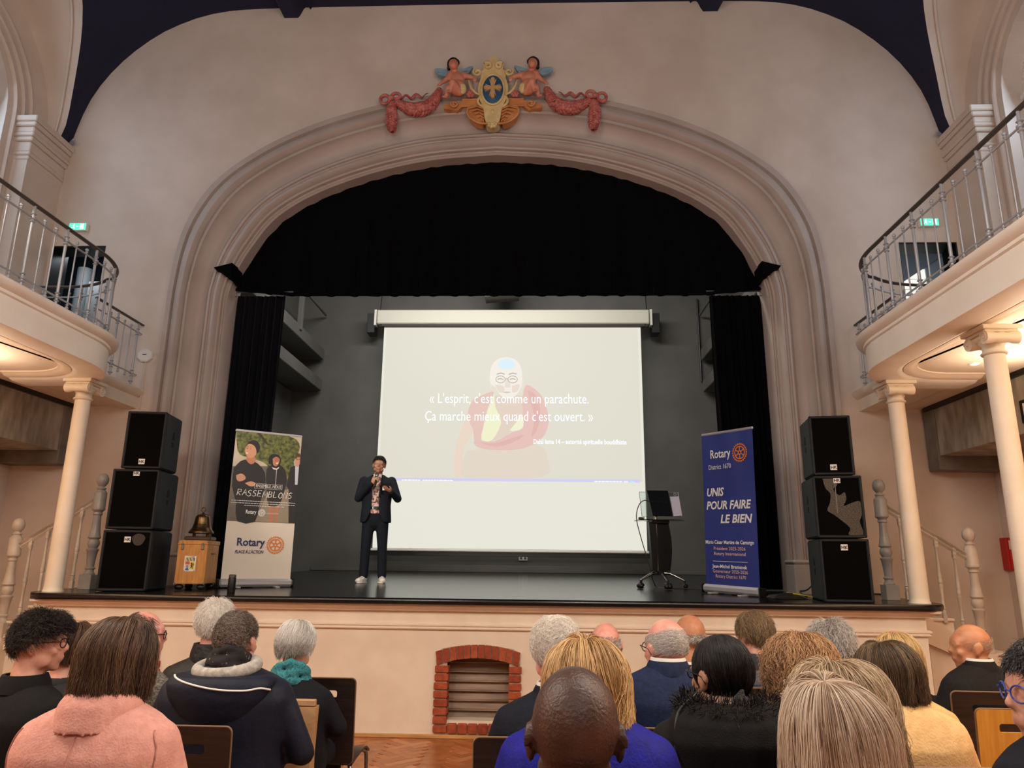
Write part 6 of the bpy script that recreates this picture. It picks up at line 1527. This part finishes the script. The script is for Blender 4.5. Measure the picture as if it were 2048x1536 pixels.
# ---- the speaker on the stage, facing the hall
def presenter():
    X0, Y0 = -1.585, 9.72; z0 = zf(Y0)
    t = thing('person', 'man in dark suit and white trainers on the stage, speaking into a microphone', 'person', (X0, Y0, z0), PI + A(4))
    HM = Matrix.Translation((-.012, .02, 1.545)) @ Matrix.Rotation(A(4), 4, 'Z') @ Matrix.Rotation(A(-4), 4, 'Y') @ Matrix.Scale(1.0, 4)
    sz = 1.372
    RS, RE, RW = Vector((.185, -.01, 1.335)), Vector((.235, .06, 1.09)), Vector((.040, .235, 1.275))
    LS, LE, LW = Vector((-.185, -.01, 1.335)), Vector((-.285, .05, 1.09)), Vector((-.215, .25, 1.165))
    b = MB(); head_shape(b, HM)
    b.cap((0, -.01, 1.36), HM @ Vector((0, -.015, -.05)), .058, .052, n=18, m=4)
    b.cap((-.12, -.01, 1.32), (.12, -.01, 1.32), .05, n=14, m=4); b.cap((0, 0, 1.28), (0, 0, .92), .10, .11, n=14, m=4, sc=(1.25, .75), up=(1, 0, 0))
    for s_, (S1, E1, W1) in ((1, (RS, RE, RW)), (-1, (LS, LE, LW))):
        b.cap(S1 + Vector((-s_ * .03, 0, -.03)), E1, .036, .032, n=12, m=3); b.cap(E1, W1, .032, .024, n=12, m=3)
        b.cap((s_ * .085, 0, .88), (s_ * .105, .01, .47), .07, .045, n=12, m=3); b.cap((s_ * .105, .01, .47), (s_ * .118, -.02, .09), .044, .032, n=12, m=3); b.cap((s_ * .118, -.02, .05), (s_ * .135, .12, .035), .034, .026, n=12, m=3)
    hand(b, RW, (-.75, .25, .45), (.1, .95, -.2), .95, 1.15, 1)
    hand(b, LW, (.62, .55, .35), (-.3, .1, -1), .95, .35, -1)
    put('body', remesh(b, .0065, 3), t, 180).data.materials.append(SKO)
    sh_m = mat('plaid_shirt', (226, 196, 184), .8, noise=34, col2=(120, 70, 66), stretch=(1, 1, 1), fac=(.42, .5)); c = MB()
    c.loft([ring(.150, .105, .88, .0), ring(.150, .11, 1.0, .0), ring(.168, .118, 1.15, 0), ring(.178, .112, 1.28, -.005), ring(.15, .085, 1.36, -.01), ring(.07, .062, 1.40, -.008)]); put('shirt', remesh(c, .012, 2), t, 180).data.materials.append(sh_m)
    MB().loft([[((r_) * math.cos(q), -.006 + r_ * .95 * math.sin(q), z) for r_, z in ((.070, 1.375), (.078, 1.385), (.066, 1.416), (.060, 1.416))] for q in [PI / 2 + .35 + (2 * PI - .7) * k / 24 for k in range(25)]]).build('shirt_collar', mat('pale_pink_collar', (232, 212, 204), .7), t, 50)
    # jacket, open at the front
    J = MB(); rings = []
    for z, w, d, y, op in ((.775, .205, .150, -.01, .115), (.82, .205, .150, -.005, .085), (.90, .198, .145, 0, .052), (1.0, .190, .142, 0, .040), (1.10, .198, .146, 0, .046), (1.20, .208, .148, -.003, .062), (1.29, .214, .138, -.006, .070), (1.345, .200, .110, -.01, .066), (1.385, .120, .085, -.012, .06), (1.41, .082, .072, -.012, .052)):
        o_, i_ = [], []; a0 = math.asin(min(.95, op / w))
        for k in range(29):
            q = PI / 2 + a0 + (2 * PI - 2 * a0) * k / 28; cc, ss = math.cos(q), math.sin(q); p_ = 2.3
            f = lambda w_, d_: (w_ * math.copysign(abs(cc) ** (2 / p_), cc), y + d_ * math.copysign(abs(ss) ** (2 / p_), ss), z)
            o_.append(f(w, d)); i_.append(f(w - .018, d - .018))
        rings.append(o_ + i_[::-1])
    J.loft(rings)
    for S1, E1, W1 in ((RS, RE, RW), (LS, LE, LW)):
        J.cap(S1 + Vector((0, 0, -.01)), E1, .066, .054, n=14, m=4); J.cap(E1, W1 - (W1 - E1) * .06, .054, .040, n=14, m=4)
    jm = cloth_mat('suit_midnight', (30, 33, 42), (24, 27, 35)); put('jacket', remesh(J, .0075, 3), t, 180).data.materials.append(jm)
    for s_ in (-1, 1):
        MB().loft([[(s_ * .062, .085, 1.40), (s_ * .095, .075, 1.385), (s_ * .09, .07, 1.38), (s_ * .06, .078, 1.395)], [(s_ * .062, .135, 1.29), (s_ * .125, .140, 1.275), (s_ * .12, .13, 1.275), (s_ * .062, .125, 1.29)], [(s_ * .046, .150, 1.16), (s_ * .075, .152, 1.16), (s_ * .072, .142, 1.16), (s_ * .046, .14, 1.16)], [(s_ * .038, .146, 1.06), (s_ * .042, .148, 1.06), (s_ * .042, .14, 1.06), (s_ * .038, .138, 1.06)]]).build('lapel', jm, t)
    MB().box((-.115, .150, 1.215), (.05, .006, .05), .002).build('name_badge', M_PAPERW, t)
    tm = cloth_mat('dark_denim', (24, 30, 38), (18, 22, 30)); q = MB(); q.cap((-.07, 0, .88), (.07, 0, .88), .105, n=14, m=4)
    q.cap((0, 0, .80), (0, 0, .98), .13, .125, n=16, m=3, sc=(1.15, .8), up=(1, 0, 0))
    for s_ in (-1, 1):
        q.cap((s_ * .085, 0, .83), (s_ * .108, .012, .47), .092, .066, n=14, m=4); q.cap((s_ * .108, .012, .47), (s_ * .12, -.015, .10), .066, .060, n=14, m=4)
    put('trousers', remesh(q, .012, 3), t, 180).data.materials.append(tm)
    MB().loft([ring(.152, .112, .945), ring(.154, .114, .95), ring(.154, .114, .975), ring(.152, .112, .98)]).build('belt', M_BLACK, t, 40)
    MB().tube([(-.026, .118, .948), (.026, .118, .948), (.026, .118, .978), (-.026, .118, .978), (-.026, .118, .948)], .004, 6).build('buckle', M_CHROME, t)
    wl = mat('white_leather', (232, 226, 214), .45); gl_ = mat('grey_stripe', (60, 62, 66), .6)
    for s_ in (-1, 1):
        f = MB(); a_, b2 = Vector((s_ * .118, -.045, .05)), Vector((s_ * .150, .165, .032)); f.cap(a_, b2, .044, .034, n=14, m=4); f.cap(a_ + Vector((0, 0, .02)), a_ + Vector((s_ * .006, .05, .055)), .042, .036, n=12, m=3); f.cap(b2 + Vector((-s_ * .012, -.02, -.005)), b2 + Vector((s_ * .012, -.01, -.005)), .034, n=10, m=3)
        f.v = [(x, y, max(z, .014)) for x, y, z in f.v]
        sh1 = put('shoe', remesh(f, .006, 2), t, 180); sh1.data.materials.append(wl)
        MB().loft([ring(.050, .135, 0.0, .06), ring(.052, .138, .006, .06), ring(.050, .135, .018, .06)], Matrix.Translation((s_ * .118, 0, 0)) @ Matrix.Rotation(-s_ * .15, 4, 'Z')).build('sole', wl, sh1, 40)
        for k in range(3): MB().tube([(s_ * (.118 + .010 + .040 * math.cos(q_)) , .03 + k * .026, .03 + .042 * math.sin(q_)) for q_ in [(-.1 + s_ * 0 + .9 * j / 6) if s_ > 0 else (-.1 + .9 * j / 6) for j in range(7)]], .005, 5).build('stripe', gl_, sh1, 60)
        for k in range(4): MB().tube([(s_ * .120 - .022, .055 + k * .02, .072 - k * .006), (s_ * .125 + .022, .058 + k * .02, .072 - k * .006)], .0035, 5).build('lace', M_PAPERW, sh1)
    hairdo(t, short(((14, 10, 9), (26, 20, 18), (52, 42, 36)), th=.012, len=.03, n=2500, r=.0008, reach=(122, 90, 44)), 12, 1.0, HM, 1)
    # held things
    Mw = Matrix.Translation((X0, Y0, z0)) @ Matrix.Rotation(PI + A(4), 4, 'Z')
    hm = RW + Vector((-.055, .02, .035)); d = Vector((-.18, -.35, .92)).normalized(); d = (HM @ Vector((0, .135, -.07)) - hm).normalized()
    mic = thing('microphone', 'black handheld microphone in the fist of the man on stage', 'microphone')
    MB().cap(Mw @ (hm - d * .10), Mw @ (hm + d * .06), .013, .018, n=14, m=3).build('handle', M_BLACK, mic, 60)
    MB().ell(Mw @ (hm + d * .095), (.026, .026, .028), n=16, m=12).build('mesh_head', mat('mic_mesh', (70, 68, 66), .6, metal=.4, bump=(500, .6)), mic, 180)
    MB().cap(Mw @ (hm + d * .068), Mw @ (hm + d * .078), .022, .024, n=16, m=2).build('ring', M_STEEL, mic, 60)
    ph_ = thing('phone', 'dark phone held flat in the left hand of the man on stage', 'phone')
    pc = LW + Vector((.062, .06, .065)); Mp = Mw @ Matrix.Translation(pc) @ Matrix.Rotation(A(-42), 4, 'Z') @ Matrix.Rotation(A(24), 4, 'X')
    MB().box((0, 0, 0), (.07, .145, .009), .003, Mp).build('case', M_BLACK, ph_); MB().box((0, 0, .005), (.064, .138, .001), 0, Mp).build('glass', mat('phone_glass', (24, 26, 34), .08), ph_)
presenter()
# ================================================================ CHAIRS AND SMALL THINGS IN THE HALL
WEN = mat('wenge_veneer', (46, 34, 29), .35, noise=12, col2=(34, 24, 20), stretch=(.6, 1, 8)); EDGEW = mat('plywood_edge', (128, 98, 74), .5); OCH = mat('ochre_ply', (206, 150, 62), .4, noise=8, col2=(190, 132, 48), stretch=(6, 1, .6))
def rrect(x0, x1, z0, z1, r, n=5):
    out = []
    for cx, cz, a in ((x1 - r, z0 + r, -PI / 2), (x1 - r, z1 - r, 0), (x0 + r, z1 - r, PI / 2), (x0 + r, z0 + r, PI)):
        out += [(cx + r * math.cos(a + PI / 2 * k / n), cz + r * math.sin(a + PI / 2 * k / n)) for k in range(n + 1)]
    return out
def make_chair(label, m):
    t = thing('stacking_chair', label, 'chair', (0, 0, 0), 0, 'stacking chairs of the audience')
    MT_ = Matrix.Translation((0, 0, .47)) @ Matrix.Rotation(A(-4) * -1, 4, 'X') @ Matrix.Translation((0, 0, -.47))
    MB().prism(rrect(-.205, .205, .46, .90, .022), -.006, .007, [rrect(-.105, .105, .80, .838, .012)[::-1]], MT_).build('backrest', m, t)
    e = MB().tube([MT_ @ Vector((x, .0005, z)) for x, z in rrect(-.2055, .2055, .4595, .9005, .022) + [rrect(-.2055, .2055, .4595, .9005, .022)[0]]], .0058, 4); e.build('ply_edge', EDGEW, t)
    n = 12; rows = []
    for j in range(n + 1):
        q = j / n; y = .0 + .43 * q; z = .462 + .018 * math.sin(q * PI * .9) - (.03 * max(0, q - .8) / .2 if q > .8 else 0)
        rows.append([(-.205, y, z), (.205, y, z), (.205, y, z - .012), (-.205, y, z - .012)])
    MB().loft(rows).build('seat', m, t, 40)
    for s in (-1, 1):
        MB().tube(spline([(s * .20, .405, .0), (s * .195, .40, .38), (s * .185, .385, .435), (s * .175, .33, .452)], 5), .0115, 10).build('leg', M_STEEL, t, 60)
        MB().tube(spline([(s * .205, -.05, .0), (s * .195, .0, .40), (s * .185, .03, .44), (s * .175, .09, .452)], 5), .0115, 10).build('leg', M_STEEL, t, 60)
    for y in (.10, .33): MB().tube([(-.175, y, .45), (.175, y, .45)], .010, 8).build('cross_bar', M_STEEL, t)
    return t
spots = [
 ((-.640, 4.31), 'empty dark chair right of the woman with the teal scarf', WEN),
 ((-.822, 3.06), 'dark chair with a slot handle behind the navy hooded jacket', WEN),
 ((.546, 2.98), 'dark chair behind the white-haired man in the navy suit', WEN),
 ((1.165, 3.18), 'dark chair behind the man with the grey beard', WEN),
 ((1.80, 4.22), 'dark chair behind the navy puffer jacket', WEN),
 ((1.968, 2.68), 'dark chair behind the beige coat with the brown bob', WEN),
 ((2.985, 4.23), 'dark chair with a slot handle behind the bald man at right', WEN),
 ((2.83, 3.75), 'ochre plywood chair at right, in front of the dark chair behind the bald man', OCH),
]
c0 = make_chair(spots[0][1], WEN)
for i, ((x, y), lab, m_) in enumerate(spots):
    if i == 0: c0.location = (x, y, 0); continue
    if m_ is OCH: c = make_chair(lab, OCH); c.location = (x, y, 0); continue
    dup(c0, (x, y, 0), (i % 3 - 1) * .04, lab)
bag = thing('paper_bag', 'brown paper bag standing between the navy hooded jacket and the black coat', 'bag', (-.555, 3.70, .44))
kraft = mat('kraft_paper', (196, 152, 106), .7, noise=5, col2=(176, 130, 86), bump=(14, .5))
MB().loft([[(-.075, -.05, 0), (.075, -.05, 0), (.075, .05, 0), (-.075, .05, 0)], [(-.078, -.052, .2), (.076, -.05, .21), (.07, .045, .2), (-.07, .05, .2)], [(-.07, -.03, .42), (.082, -.03, .42), (.08, .03, .42), (-.07, .03, .42)], [(-.066, -.024, .42), (.078, -.024, .42), (.076, .024, .42), (-.066, .024, .42)], [(-.066, -.04, .1), (.066, -.04, .1), (.066, .04, .1), (-.066, .04, .1)]]).build('bag_body', kraft, bag)
MB().box((.0, -.002, .435), (.145, .03, .03), .004).build('folded_top', kraft, bag)
fo = thing('folder', 'red paper folder in the lap of the pink-coated woman', 'folder', (-.47, 2.20, .72), .5)
MB().box((0, 0, 0), (.20, .28, .006), .002, Matrix.Rotation(.25, 4, 'X')).build('cover', mat('red_card', (222, 44, 40), .5), fo)
